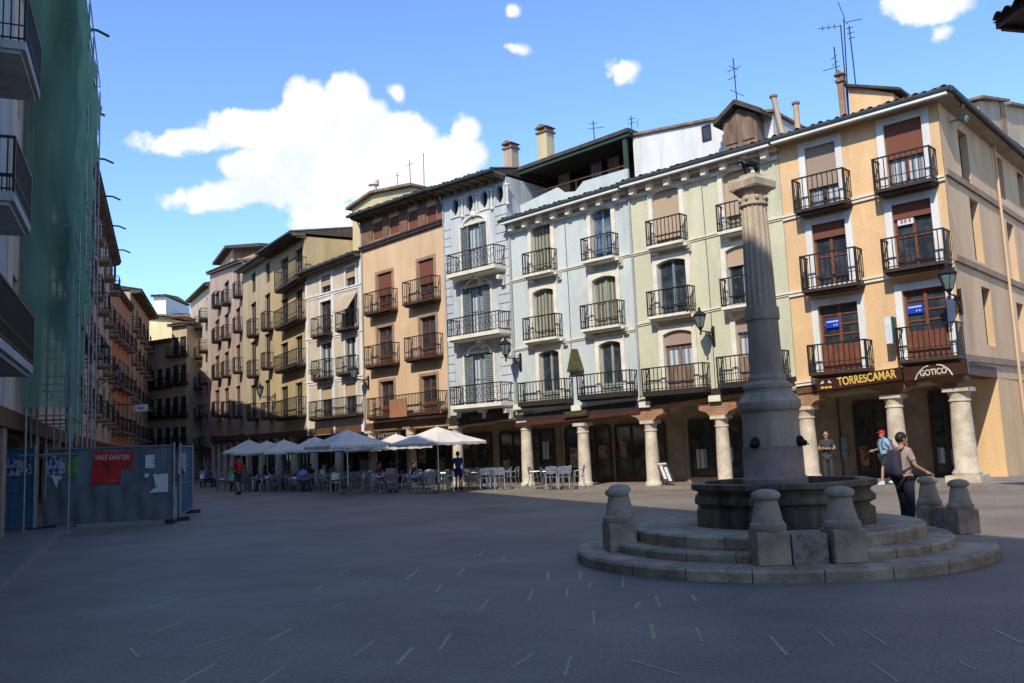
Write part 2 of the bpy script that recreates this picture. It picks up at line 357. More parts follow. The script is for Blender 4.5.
        for uu in (u0+e, u1-e):
            m = max(2, int(dep/.13))
            for i in range(m): d = dep*i/m+.01; r.fb(F, uu-bars, uu+bars, d-bars, d+bars, z0+th, z1)
        if ornate:
            n = int((u1-u0)/.24); h = z1-zb
            for i in range(n):
                uc = u0+(u1-u0)*(i+.5)/n
                for (zc, rr) in ((zb+h*.3, h*.16), (zb+h*.68, h*.15)):
                    pts = [F.pt(uc+rr*math.cos(a*math.pi/5)*.8, dep-e, zc+rr*math.sin(a*math.pi/5)) for a in range(9)]
                    r.path(pts, .013, 4)
        s.b(r, 'railing', 'iron', sl); return sl
    def course(s, p0, p1, h=.14, d=.06, m='creamtrim', F=None, ext=True, name='string_course'):
        F = F or s.F; u0, z0 = F.px(*p0); u1, z1 = F.px(*p1); k = (z1-z0)/(u1-u0)
        if ext: z0, z1 = z0-k*u0, z0+k*(F.L-u0); u0, u1 = 0, F.L
        mb = MB(); mb.fbar(F, u0, z0-h/2, u1, z1-h/2, -.01, d, h*.6); mb.fbar(F, u0, z0+h*.1+.002, u1, z1+h*.1+.002, -.01, d+.04, h*.4); return s.b(mb, name, m)
    def line(s, p0, p1, d=0):                       # z at both ends of the facade from two pixels
        F = s.F; u0, z0 = F.px(*p0, d); u1, z1 = F.px(*p1, d); k = (z1-z0)/(u1-u0); return z0-k*u0, z0+k*(F.L-u0)
    def P(s, cx, ytop, ybot, w, d=0):               # pixel rectangle -> u0,u1,z0,z1 (w in px)
        F = s.F; ym = (ytop+ybot)/2
        ua, _ = F.px(cx-w/2, ym, d); ub, _ = F.px(cx+w/2, ym, d); uc = (ua+ub)/2
        # keep centre at mid-height pixel; z along the vertical through it
        zt = s.zv(uc, ytop, d); zb = s.zv(uc, ybot, d); return ua, ub, zb, zt
    def zv(s, u, y, d=0):
        F = s.F; p = F.pt(u, d, 0); lo, hi = -5.0, 60.0
        for _ in range(40):
            m = (lo+hi)/2
            if proj((p.x, p.y, m))[1] > y: lo = m
            else: hi = m
        return (lo+hi)/2
    def bal_px(s, x0, x1, yb, yt, dep=.55, **k):
        ym = (yt+yb)/2; ua, _ = s.F.px(x0, ym, dep); ub, _ = s.F.px(x1, ym, 0); uc = (ua+ub)/2
        zb, zt = s.zv(uc, yb, dep), s.zv(uc, yt, dep); s.balcony(ua, ub, zb, max(zt, zb+.75), dep, **k); return ua, ub, zb, zt
    def column(s, px, zcap, r=.26, F=None, d=-.05, plinth=.0, u=None, m='colstone', z0=0.0):
        F = F or s.F
        if u is None: u, _ = F.px(px, 470, d)
        c = F.pt(u, d, 0); H = zcap
        mb = MB(); b = z0+plinth
        if plinth: pl = MB(); pl.fb(F, u-r*1.55, u+r*1.55, d-r*1.55, d+r*1.55, z0, z0+plinth)
        mb2 = MB(); mb2.lathe(c, [(r*1.3, b), (r*1.34, b+.08), (r*1.15, b+.16), (r*1.05, b+.2), (r*1.04, b+1.0), (r*.9, H-.42), (r*1.02, H-.40), (r*1.02, H-.36), (r*.92, H-.34), (r*.95, H-.22), (r*1.08, H-.12)], 18)
        o = s.b(mb2, 'column', m, smooth=True)
        if plinth: s.b(pl, 'plinth', m, o)
        mb.fb(F, u-r*1.18, u+r*1.18, d-r*1.18, d+r*1.18, H-.12, H); s.b(mb, 'capital', m, o); return u
    def corbel(s, u, z0, z1, wid=1.5, th=.5, m='brick', F=None, d=-.05):
        F = F or s.F; h = z1-z0; w = wid/2
        mb = MB(); mb.prism(F, [(u-w*.45, z0), (u+w*.45, z0), (u+w*.6, z0+h*.3), (u+w, z0+h*.5), (u+w, z1), (u-w, z1), (u-w, z0+h*.5), (u-w*.6, z0+h*.3)], d+th/2, d-th/2)
        s.b(mb, 'corbel', m)
def proj(p):
    v = Vector(p)-CPOS; z = v.dot(CF); return (CX+FPX*v.dot(CR)/z, CY-FPX*v.dot(CU)/z)
X['timber'] = mat('weathered_timber', (.30, .20, .13), (.12, .075, .05), .9, 4, streak=True)
# ------------------------------------------------------------------ the sunlit row
Y_ = {977.5: 26.0, 805: 29.6, 645: 33.9, 519: 38.3, 452: 41.1, 366: 46.0, 308: 50.7, 273: 57.0, 244: 65.0, 210: 80.0}
PT = {k: hx(k, v) for k, v in Y_.items()}
ROW = 'arcaded houses along the sunlit side'
def mk(a, b, name, label): return Bld(name, label, Fac(PT[a], PT[b]), group=ROW)
def floor(B, items, win=None, bal=None, minh=.75):
    for (cx, w, yt, x0, x1, yr, yb) in items:
        kw = dict(win or {}); kb = dict(bal or {}); th = kb.get('th', .14)
        ua, ub, zb, zt = B.P(cx, yt, yb, w)
        if x0 is not None and not kb.get('skip'):
            dep = kb.get('dep', .55); r = B.bal_px(x0, x1, yb, yr, **kb); zb = B.bzz = r[2]+th+.01
        B.window(ua, ub, zb, zt, **kw)
def front(B, mwall, zt, zb, arc=3.0, D=9, **k):
    """wall with its holes, timber or stone beam over the arcade"""
    z0 = max(zb); B.wall(mwall, z0, zt[0], zt[1], D=D, arc=arc, u0=.01, u1=B.F.L-.01, **k)
    B.zb = zb
def beam(B, u0, u1, h=.4, m='fascia', d=.05, dz=0, name='beam', back=.45):
    F = B.F; z = lambda u: B.zb[0]+(B.zb[1]-B.zb[0])*u/F.L + dz
    mb = MB(); mb.fbar(F, u0, z(u0), u1, z(u1), -back, d, h); return B.b(mb, name, m)
def shopfront(B, u0, u1, z1=2.5, d=-3.0, m='shop', fr='darkwood', n=2, z0=.05):
    F = B.F; mb = MB(); mb.fb(F, u0, u1, d+.01, d+.05, z0, z1); s = B.b(mb, 'shop_window', m)
    fr_ = MB()
    for i in range(n+1): u = u0+(u1-u0)*i/n; fr_.fb(F, u-.05, u+.05, d+.03, d+.10, z0, z1)
    fr_.fb(F, u0, u1, d+.034, d+.11, z1-.01, z1+.12); fr_.fb(F, u0, u1, d+.034, d+.105, z0, z0+.25)
    B.b(fr_, 'frame', fr, s)
    for i in range(n):
        if random.random() < .6:
            w_ = (u1-u0)/n; a = u0+w_*(i+random.uniform(.12, .3)); b_ = a+w_*random.uniform(.35, .55); za_ = random.uniform(.5, 1.2); mb = MB(); mb.fb(F, a, b_, d+.051, d+.06, za_, za_+random.uniform(.4, .9)); B.b(mb, 'shop_display', random.choice(['disp', 'disp2', 'curtw']), s)
def zq(B, px, py, d=0): return B.F.px(px, py, d)[1]
def uq(B, px, py, d=0): return B.F.px(px, py, d)[0]

# ---- 1 orange corner house
B1 = mk(805, 977.5, 'corner_house', 'tall orange corner house with white window surrounds over a stone-columned arcade'); F1 = B1.F
zt = B1.line((780, 146), (938, 101)); zb = B1.line((801, 394), (966, 374))
WO = dict(surround='white', sw=.22, sd=.035)
BO = dict(slab='darkwood', th=.1, dep=.62, step=.16, bars=.012)
floor(B1, [(822, 31, 145, 792, 852, 174, 208)], dict(frame='darkwood', pane='curtw', blind='blind', bl=.62, **WO), BO)
floor(B1, [(905, 39, 121, 872, 938, 152.7, 187)], dict(frame='redwood', pane='curtw', blind='blindr', bl=.5, **WO), BO)
floor(B1, [(831, 34, 222, 800, 864, 252, 289), (914, 40, 201.6, 881, 952, 234, 268)], dict(frame='redwood', pane='glass', blind='blindr', bl=.2, **WO), BO)
floor(B1, [(840.5, 40, 303.6, 807.5, 874, 342.6, 373.5), (927, 44, 288, 896, 965, 325, 361)], dict(frame='redwood', pane='glass', bars=3, panel=.9, **WO), BO)
L1 = F1.L
front(B1, 'orange', zt, zb, arc=3.2, D=11, rsid=False, arcin=1.3)
B1.course((780, 220), (950.6, 176.3), .17, .07, 'creamtrim'); B1.course((780, 297), (966, 262), .17, .07, 'creamtrim'); B1.course((792, 385), (966, 362), .16, .09, 'creamtrim')
beam(B1, 0, L1, .34, 'woodb', .03, .01)
for px, yc in ((807, 406.5), (897, 394.6), (973, 387)):
    u = uq(B1, px, 440, -.25); zc = B1.zv(u, yc, -.25)
    if px == 973: u = L1-.32
    if px == 807: u = .12
    B1.column(px, zc, r=.27 if px < 970 else .31, d=-.28, u=u, plinth=.2 if px == 973 else .12, z0=.12)
    B1.corbel(u if px < 970 else u-.22, zc+.003, zc+.42, 1.35 if px < 970 else .95, .5, 'brick', d=-.28)
Fs = Fac(F1.B, F1.B + Vector((.677, .736))*15)
zs0 = zt[1]; sh = []
def side_win(x, y0, y1, w, **k):
    u, z1 = Fs.px(x, y0); z0 = B1.zv; F_ = B1.F; B1.F = Fs; zb_ = B1.zv(u, y1); B1.F = F_
    sh.append((u, u+w, zb_, z1)); B1.window(u, u+w, zb_, z1, F=Fs, frame='darkwood', pane='glass', dd=.28, bars=1, mull=False, name='window')
for a in ((957, 128, 186, 1.0), (994, 154, 196, 1.0), (1016, 168, 206, 1.0), (969, 197, 260, 1.0), (1006, 221, 280, 1.0), (1040, 240, 295, 1.0), (981, 286, 345, 1.0), (1016, 302, 352, 1.0)): side_win(*a)
tmp = B1.F; zbs = max(B1.zb)
B1.wall('orange_b', zbs, zs0, zs0-.25, D=.35, F=Fs, u0=0.01, u1=14.6, holes=sh, rev=.3, back=False, lsid=False, name='side_wall')
lo = MB(); lo.fb(Fs, 3.3, 14.6, -2.2, .012, 0, zbs-.004); B1.b(lo, 'side_wall', 'orange')
for (p0, p1) in (((953, 177), (1023, 222)), ((964, 262), (1023, 287.5)), ((972, 359), (1012, 363.5))):
    z0 = Fs.px(*p0)[1]; u0 = Fs.px(*p0)[0]; z1 = Fs.px(*p1)[1]; u1 = Fs.px(*p1)[0]; k = (z1-z0)/(u1-u0); k = max(-.02, min(.02, k)); mb = MB()
    mb.fbar(Fs, 0, z0-.1, 14.6, z0-.1+k*14.6, -.01, .09, .2); B1.b(mb, 'string_course', 'stonetrim')
mb = MB(); mb.fbar(Fs, 0, zb[1], 3.3, zb[1]-.02, -.45, .02, .34); B1.b(mb, 'beam', 'woodb')
B1.roof(0, L1+.5, zt[0], zt[1], over=.5, run=5, rise=1.6, gut='gutter', rafters=False, soff='soffitg', whiteline=True, hr=1)
B1.roof(-.5, 14.8, zs0, zs0-.25, over=.5, run=5, rise=1.6, gut='gutter', rafters=False, soff='soffitg', F=Fs, hl=1)
mb = MB()
ud, zd = Fs.px(991, 153); mb.path([Fs.pt(ud, .12, zd+.4), Fs.pt(ud, .12, zd-4.0), Fs.pt(ud, .12, 3.2), Fs.pt(ud+.15, .12, .2)], .045, 8); B1.b(mb, 'drainpipe', 'orange_b', smooth=True)
# spotlights under the eave at the corner
mb = MB()
for (x, y) in ((947, 98), (952, 106), (955, 121)):
    u, z = Fs.px(x, y, .15); mb.tube(Fs.pt(u, .02, z), Fs.pt(u, .35, z+.05), .03, 6); mb.tube(Fs.pt(u, .25, z+.1), Fs.pt(u, .5, z-.05), .12, 8)
B1.b(mb, 'eave_spotlight', 'greywood')
# arcade interior
shopfront(B1, uq(B1, 858, 450, -3.2), uq(B1, 893, 450, -3.2), 2.7, -3.2, 'shop')
shopfront(B1, uq(B1, 935, 450, -3.2), uq(B1, 964, 450, -3.2), 2.9, -3.2, 'shop')
shopfront(B1, uq(B1, 812, 450, -3.2), uq(B1, 838, 450, -3.2), 2.7, -3.2, 'shop')
mb = MB(); mb.fbar(F1, .3, zb[0]-.08, L1*.48, (zb[0]+zb[1])/2-.08, -2.6, -.5, .07); B1.b(mb, 'arcade_ceiling', 'soffitg')
mb = MB(); mb.fbar(F1, L1*.52, (zb[0]+zb[1])/2-.08, L1-.5, zb[1]-.08, -2.6, -.5, .07); B1.b(mb, 'arcade_ceiling', 'soffitg')
for (x0, y0, x1, y1) in ((827, 433, 833, 447), (841, 437, 848, 449), (842, 450, 848, 458)):
    u0, z1 = F1.px(x0, y0, -3.1); u1, z0 = F1.px(x1, y1, -3.1); mb = MB(); mb.fb(F1, u0, u1, -3.08, -3.05, z0, z1)
    T(mb.build('notice', paint('notice_paper%d' % x0, (.25, .32, .34)), org=F1.pt(u0, -3.06, z0)), {827: 'pale notice on the dark arcade doorway behind the standing man', 841: 'bluish notice on the arcade wall, upper of two', 842: 'small dark notice on the arcade wall, lower of two'}[x0 if x0 != 842 else 842], 'notice')
# signs
def panel(F, x0, y0, x1, y1, h, d0, d1, name, m, label, cat='sign', dz=0):
    u0, z0 = F.px(x0, y0, d1); u1, z1 = F.px(x1, y1, d1); mb = MB(); mb.fbar(F, u0, z0-h, u1, z1-h, d0 if d1 < .3 else d1-.08, d1, h)
    if d1 > .3: mb.fbar(F, u0+.02, z0-.06, u1-.02, z1-.06, d0, d1-.081, .05)
    o = mb.build(name, m, org=F.pt((u0+u1)/2, d1, z0-h)); T(o, label, cat); return o, u0, z0-h, u1, z1-h
X['signbrown'] = paint('brown_sign_board', (.055, .022, .012), .4); X['gold'] = mat('gold_lettering', (.75, .50, .12), (.6, .38, .08), .5, 4)
X['ivory'] = paint('ivory_lettering', (.75, .66, .48))
o, u0, z0, u1, z1 = panel(F1, 816, 379.5, 901, 367, .38, .04, .50, 'shop_sign', 'signbrown', 'brown shop sign with gold letters TORRESCAMAR over the arcade')
sl = math.atan2(z1-z0, u1-u0)
uc = u0+(u1-u0)*.60; c = F1.pt(uc, .505, z0+(z1-z0)*.6+.19)
text_mesh('lettering', 'TORRESCAMAR', .36, 'gold', o, o.location, c, F1.ang, .008, width=(u1-u0)*.68, slope=sl, bold=.006)
um = u0+(u1-u0)*.12; zm = z0+(z1-z0)*.12
mb = MB()
for a in (-1, 0, 1): mb.prism(F1, [(um+a*.13-.055, zm+.05), (um+a*.13+.055, zm+.05), (um+a*.13+.045, zm+.11), (um+a*.13-.045, zm+.11)], .501, .515)
mb.build('emblem', 'gold', o)
mb = MB(); mb.prism(F1, [(um-.2, zm+.2), (um-.1, zm+.31), (um-.06, zm+.22)], .501, .515); mb.prism(F1, [(um+.2, zm+.2), (um+.1, zm+.31), (um+.06, zm+.22)], .501, .515); mb.build('emblem', 'ivory', o)
o, u0, z0, u1, z1 = panel(F1, 903, 368, 967, 359, .40, .04, .50, 'shop_sign', 'signbrown', 'dark brown shop sign reading GOTICO under an ivory arch')
sl = math.atan2(z1-z0, u1-u0); uc = (u0+u1)/2-.05; zc = (z0+z1)/2+.15; c = F1.pt(uc, .505, zc)
text_mesh('lettering', 'GOTICO', .25, 'ivory', o, o.location, c, F1.ang, .008, width=(u1-u0)*.42, slope=sl, bold=.004)
mb = MB(); w = (u1-u0)*.29
for sg in (-1, 1):
    pts = [F1.pt(uc+sg*w*(1-.78*t), .515, zc-.16+.36*math.sin(t*math.pi/2)**.7+sg*w*(1-.78*t)*math.tan(sl)) for t in [i/8 for i in range(9)]]
    mb.path(pts, .022, 5)
mb.build('arch_trim', 'ivory', o)
# pharmacy cross box
u, z = F1.px(889, 330, .5); X['phgreen'] = paint('dark_green_sign', (.02, .10, .055)); X['phwhite'] = paint('white_sign_edge', (.7, .72, .7))
o = empty('projecting_sign', F1.pt(u, 0, z), 'white and green projecting box sign left of the orange house balcony', 'sign')
mb = MB(); mb.fb(F1, u-.1, u+.1, .15, .55, z-.42, z+.42); mb.build('sign_case', 'phwhite', o)
mb = MB(); mb.fb(F1, u+.101, u+.13, .17, .53, z-.4, z+.4); mb.build('sign_face', 'phgreen', o)
mb = MB(); mb.tube(F1.pt(u, 0, z+.1), F1.pt(u, .16, z+.1), .03); mb.tube(F1.pt(u, 0, z-.2), F1.pt(u, .16, z-.2), .03); mb.build('bracket', 'iron', o)
# estate-agent boards in the windows, paper with red marks
X['estblue'] = paint('blue_board', (.01, .06, .55), .4)
for (x, y, lab) in ((833.5, 323.5, 'small blue notice in the lower window above the TORRESCAMAR sign'), (916, 309, 'small blue notice in the lower window above the GOTICO sign')):
    u, z = F1.px(x, y, -.1); mb = MB(); mb.fb(F1, u-.26, u+.2, -.12, -.10, z-.13, z+.14); o = mb.build('window_notice', 'estblue', org=F1.pt(u, -.1, z-.13)); T(o, lab, 'notice', 'blue notices in the orange house windows')
    mb = MB(); mb.fbar(F1, u-.23, z+.04, u+.17, z+.05, -.099, -.09, .05); mb.fb(F1, u+.0, u+.04, -.099, -.09, z-.08, z-.03); mb.fb(F1, u+.09, u+.13, -.099, -.09, z-.08, z-.02); mb.build('print', 'whitewood', o)
u, z = F1.px(905.5, 220, -.1); mb = MB(); mb.fb(F1, u-.24, u+.24, -.10, -.08, z-.15, z+.15); o = mb.build('window_notice', 'phwhite', org=F1.pt(u, -.1, z-.15)); T(o, 'white paper with pink marks in the middle window of the orange house', 'notice')
X['pink'] = paint('pink_print', (.6, .1, .12)); mb = MB()
for a in (-.14, -.03, .1): mb.fb(F1, u+a, u+a+.06, -.079, -.07, z-.09, z+.02)
mb.fbar(F1, u-.17, z+.05, u+.17, z+.06, -.079, -.07, .02)
mb.build('print', 'pink', o)

# ---- 2 green, 3 blue : one gutter line
B2 = mk(645, 805, 'green_house', 'sage green house with arched cream window surrounds behind the fountain column')
B3 = mk(519, 645, 'pale_blue_house', 'pale blue house with cream arched surrounds and a triangular plaque')
AR = dict(surround='creamtrim', sw=.19, arch=.13, sd=.06)
BG = dict(slab='creamtrim', th=.1, dep=.5, step=.17, bars=.011)
floor(B2, [(667, 27, 188.5, 645.5, 688, 217.7, 245.5)], dict(frame='palegreenwood', pane='curtain', blind='blindt', bl=.85, **AR), BG)
floor(B2, [(739, 30, 169.4, 716, 761, 201, 231)], dict(frame='palegreenwood', pane='curtain', blind='blindt', bl=.7, **AR), BG)
floor(B2, [(673, 29, 259, 646.5, 696, 288.7, 316.5)], dict(frame='greywood', pane='glass', **AR), BG)
floor(B2, [(743, 31, 245, 720, 768, 276, 307)], dict(frame='greywood', pane='glass', blind='blindt', bl=.3, **AR), BG)
floor(B2, [(679.5, 29, 330, 641.5, 711, 366, 394.5), (753, 31, 315, 716.5, 791, 354, 386)], dict(frame='timber', pane='curtw', blind='blind', bl=.22, bars=1, panel=.9, **AR), dict(BG, slab='fascia', th=.2))
zt2 = B2.line((640, 186), (776, 148)); zb2 = B2.line((648, 409), (798, 388))
front(B2, 'green', zt2, zb2)
B2.course((630, 256), (790, 216.5), .1, .04); B2.course((630, 327), (791, 294), .1, .04)
floor(B3, [(541.8, 20, 224, 522, 557.5, 251, 274.8)], dict(frame='palegreenwood', pane='curtain', **AR), BG)
floor(B3, [(602, 21, 208.5, 580.5, 619, 235.7, 260.6)], dict(frame='palegreenwood', pane='glassb', **AR), BG)
floor(B3, [(544.5, 21, 288.6, 522.5, 563, 316, 341), (605.5, 24, 276, 580, 625.5, 303, 329.3)], dict(frame='palegreenwood', pane='curtain', **AR), BG)
floor(B3, [(550.5, 20, 350, 517.5, 573, 381, 405), (611.5, 22, 341, 576.6, 638, 372.8, 398)], dict(frame='palegreenwood', pane='glass', panel=.4, bars=0, **AR), dict(BG, slab='fascia', th=.2))
zt3 = B3.line((515, 224), (640, 187)); zb3 = B3.line((523, 424), (648, 410))
front(B3, 'blue', zt3, zb3)
B3.course((517, 280.7), (635, 254), .1, .04); B3.course((523, 349), (635, 330), .1, .04)
for B, z_, gx in ((B2, zt2, 1), (B3, zt3, 1)):
    F = B.F; mb = MB(); mb.fbar(F, .01, z_[0]-.42, F.L-.01, z_[1]-.42, .003, .09, .12); mb.fbar(F, .01, z_[0]-.14, F.L-.01, z_[1]-.14, .003, .2, .135); B.b(mb, 'cornice', 'creamtrim')
    n = 8
    for i in range(n):
        u = F.L*(i+.5)/n; z = z_[0]+(z_[1]-z_[0])*u/F.L; mb = MB(); mb.prism(F, [(u-.1, z-.36), (u+.1, z-.36), (u+.13, z-.02), (u-.13, z-.02)], .09, .36); B.b(mb, 'cornice_bracket', 'creamtrim')
    B.roof(0, F.L, z_[0], z_[1], over=.5, run=4.2, rise=1.1, gut='gutter', rafters=False, soff='soffitg', whiteline=True, m='darktile')
    for (ww) in ([w for w in B.root.children if w.name.startswith('balcony')]): pass
# consoles below upper balconies
def consoles(B, x0, x1, yb, d=.5):
    ym = yb; ua, z = B.F.px(x0, ym, d); ub, _ = B.F.px(x1, ym, d); uc = (ua+ub)/2; z = B.zv(uc, yb, d); F = B.F
    for u in (ua+.22, ub-.22):
        mb = MB()
        for k in range(3): mb.fb(F, u-.07, u+.07, .003, .36-.11*k, z-.11-.1*k, z-.02-.1*k+.012*(k > 0))
        B.b(mb, 'balcony_bracket', 'creamtrim')
for a in ((645, 688, 245), (716, 761, 231), (646, 696, 316), (720, 768, 307)): consoles(B2, *a)
for a in ((522, 557, 274), (580, 619, 260), (522, 563, 340), (580, 625, 328)): consoles(B3, *a)
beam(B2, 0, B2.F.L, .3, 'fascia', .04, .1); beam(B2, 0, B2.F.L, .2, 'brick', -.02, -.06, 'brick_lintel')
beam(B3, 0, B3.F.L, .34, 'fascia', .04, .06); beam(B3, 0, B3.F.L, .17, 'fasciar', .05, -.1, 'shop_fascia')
for B, px, yc, cor in ((B3, 527, 421, 1), (B3, 584, 423, 0), (B2, 652, 420.5, 1), (B2, 723.5, 415.5, 1)):
    d = -.25; u = uq(B, px, 450, d); zc = B.zv(u, yc, d)
    B.column(px, zc, r=.25, d=d, u=max(.15, u), z0=.05)
    if cor: B.corbel(max(.15, u), zc+.003, zc+.45, 1.5, .5, 'brick', d=d)
    m_ = MB(); uu = max(.28, u); m_.fb(B.F, uu-.24, uu+.24, .05, .16, zc+.5, zc+.72); B.b(m_, 'stone_block', 'creamtrim')
for i, (a, b_) in enumerate(((0.3, 2.6), (3.2, 5.3))): shopfront(B2, a, b_, 2.4, -3.0)
for i, (a, b_) in enumerate(((0.3, 2.8), (3.1, 5.6))): shopfront(B3, a, b_, 2.4, -3.0, n=3)
# triangular plaque
u, z = B3.F.px(574.5, 348, .1); zz = B3.F.px(574.5, 373, .1)[1]; X['bronze'] = mat('mossy_bronze', (.11, .10, .035), (.05, .045, .02), .6, 5)
mb = MB(); mb.prism(B3.F, [(u-.38, zz+.05), (u+.38, zz+.05), (u+.09, z-.05), (u-.09, z-.05)], .01, .22)
o = mb.build('wall_plaque', 'bronze', org=B3.F.pt(u, 0, zz)); T(o, 'dark bronze triangular plaque between the lower windows of the pale blue house', 'plaque')
mb = MB(); mb.prism(B3.F, [(u-.26, zz+.12), (u+.26, zz+.12), (u+.05, z-.14), (u-.05, z-.14)], .221, .25); mb.build('raised_face', 'bronze', o)
# attic terrace and white gable wall above the blue and green houses
Fa = Fac(B3.F.A - B3.F.n*1.3, B2.F.B - B2.F.n*1.3)
at = Bld('attic_storey', 'set-back white attic storey with dark open terrace above the pale blue house', Fa)
up = lambda x, y, d=0: Fa.px(x, y, d)
ua, za = up(517, 176); ub, zb_ = up(632, 135)
uw0, _ = up(634, 160); uw1, zw1 = up(772, 113); _, zw0 = up(640, 134); uwm, zwm = up(718, 120)
zlow = 9.5
mb = MB(); mb.fb(Fa, ua, ub, -1.9, -1.7, zlow, za+.2); mb.fbar(Fa, ua, za-.3, ub, zb_-.3, -1.9, -1.7, .28); mb.fb(Fa, ua-.1, ua+.1, -1.7, 0, zlow, za-.1); at.b(mb, 'terrace_wall', 'darkwood')
mb = MB(); mb.fbar(Fa, ua-.3, za, ub+.15, zb_, -3.4, .5, .16); at.b(mb, 'roof', 'darktile')
mb = MB(); mb.fbar(Fa, ua-.2, za-.16, ub+.1, zb_-.16, .2, .42, .15); at.b(mb, 'green_beam', paint('dark_green_beam', (.04, .07, .045)))
mb = MB(); mb.fb(Fa, ub-.25, ub-.1, .2, .35, zlow, zb_-.17); at.b(mb, 'post', paint('dark_green_post', (.04, .07, .045)))
for f, mm in ((.18, 'blindt'), (.47, 'curtw'), (.62, 'tan')):
    u = ua+(ub-ua)*f; mb = MB(); mb.fb(Fa, u, u+.6, -1.695, -1.6, zlow, za-.1+(ub-ua)*f*.16); at.b(mb, 'terrace_door', mm)
# parapet with its dip
u1_, z1_ = up(519, 205, .5); u2_, z2_ = up(556, 187, .5); u3_, z3_ = up(563, 192, .5); u4_, z4_ = up(574, 191, .5); u5_, z5_ = up(582, 181, .5); u6_, z6_ = up(626, 168, .5)
mb = MB(); mb.prism(Fa, [(u1_, zlow), (u1_, z1_), (u2_, z2_), (u3_, z3_), (u4_, z4_), (u5_, z5_), (u6_, z6_), (u6_, zlow)], .3, .42); at.b(mb, 'parapet', 'blue')
mb = MB(); a = up(530, 193, .5); b_ = up(622, 165, .5); mb.tube(Fa.pt(a[0], .36, a[1]), Fa.pt(b_[0], .36, b_[1]), .03, 6)
for t in (0, .25, .5, .75, 1): uu = a[0]+(b_[0]-a[0])*t; zz_ = a[1]+(b_[1]-a[1])*t; mb.tube(Fa.pt(uu, .36, zlow), Fa.pt(uu, .36, zz_), .02, 5)
at.b(mb, 'rail', paint('red_brown_rail', (.16, .06, .04)))
mb = MB(); mb.prism(Fa, [(uw0, zlow), (uw1, zlow), (uw1, zw1), (uwm, zwm), (uw0, zw0)], -3.4, 0); at.b(mb, 'white_wall', 'white')
mb = MB(); mb.fbar(Fa, uw0-.1, zw0+.01, uwm, zwm+.01, -3.5, .12, .1); mb.fbar(Fa, uwm+.01, zwm+.01, uw1+.1, zw1+.01, -3.5, .12, .1); at.b(mb, 'coping', 'tile')
u, z = up(707, 133); mb = MB(); mb.fb(Fa, u-.16, u+.16, .005, .03, z-.26, z+.26); w = at.b(mb, 'window', 'glass')
mb = MB(); o_ = [(u-.2, z-.3), (u+.2, z-.3), (u+.2, z+.3), (u-.2, z+.3), (u-.2, z-.3)]; i_ = [(u-.15, z-.25), (u+.15, z-.25), (u+.15, z+.25), (u-.15, z+.25), (u-.15, z-.25)]; mb.ring(Fa, o_, i_, .031, .06); at.b(mb, 'window_frame', 'darkwood', w)
# dormer on the green house roof
Fd = Fac(B2.F.A - B2.F.n*.7, B2.F.B - B2.F.n*.7); dm = Bld('dormer', 'small brown timber dormer with tiled gable behind the column top', Fd)
a = Fd.px(724, 140); b_ = Fd.px(757, 134); zt_ = Fd.px(740, 118)[1]; zr = Fd.px(737, 106)[1]
zbm = min(a[1], b_[1])-.6
mb = MB(); mb.prism(Fd, [(a[0], zbm), (b_[0], zbm), (b_[0], zt_), ((a[0]+b_[0])/2, zr-.1), (a[0], zt_)], -3, 0); dm.b(mb, 'wall', 'timber')
m_ = (a[0]+b_[0])/2
mb = MB()
for i in (0, 1):
    u0 = a[0]+.1+i*(b_[0]-a[0])*.5; mb.fb(Fd, u0, u0+(b_[0]-a[0])*.5-.2, .005, .05, zbm+.5, zt_-.05)
dm.b(mb, 'shutter', 'timber')
mb = MB(); mb.hexa([Fd.pt(a[0]-.25, .3, zt_-.12), Fd.pt(m_, .3, zr), Fd.pt(m_, -3, zr), Fd.pt(a[0]-.25, -3, zt_-.12), Fd.pt(a[0]-.25, .3, zt_), Fd.pt(m_, .3, zr+.12), Fd.pt(m_, -3, zr+.12), Fd.pt(a[0]-.25, -3, zt_)])
mb.hexa([Fd.pt(m_+.001, .3, zr), Fd.pt(b_[0]+.35, .3, zt_-.16), Fd.pt(b_[0]+.35, -3, zt_-.16), Fd.pt(m_+.001, -3, zr), Fd.pt(m_+.001, .3, zr+.12), Fd.pt(b_[0]+.35, .3, zt_-.04), Fd.pt(b_[0]+.35, -3, zt_-.04), Fd.pt(m_+.001, -3, zr+.12)])
for i in range(12):
    d = .25-i*.27; mb.tube(Fd.pt(m_, d, zr+.13), Fd.pt(b_[0]+.35, d, zt_-.03), .06, 6); mb.tube(Fd.pt(a[0]-.25, d, zt_+.01), Fd.pt(m_, d, zr+.13), .06, 6)
dm.b(mb, 'roof', 'darktile')

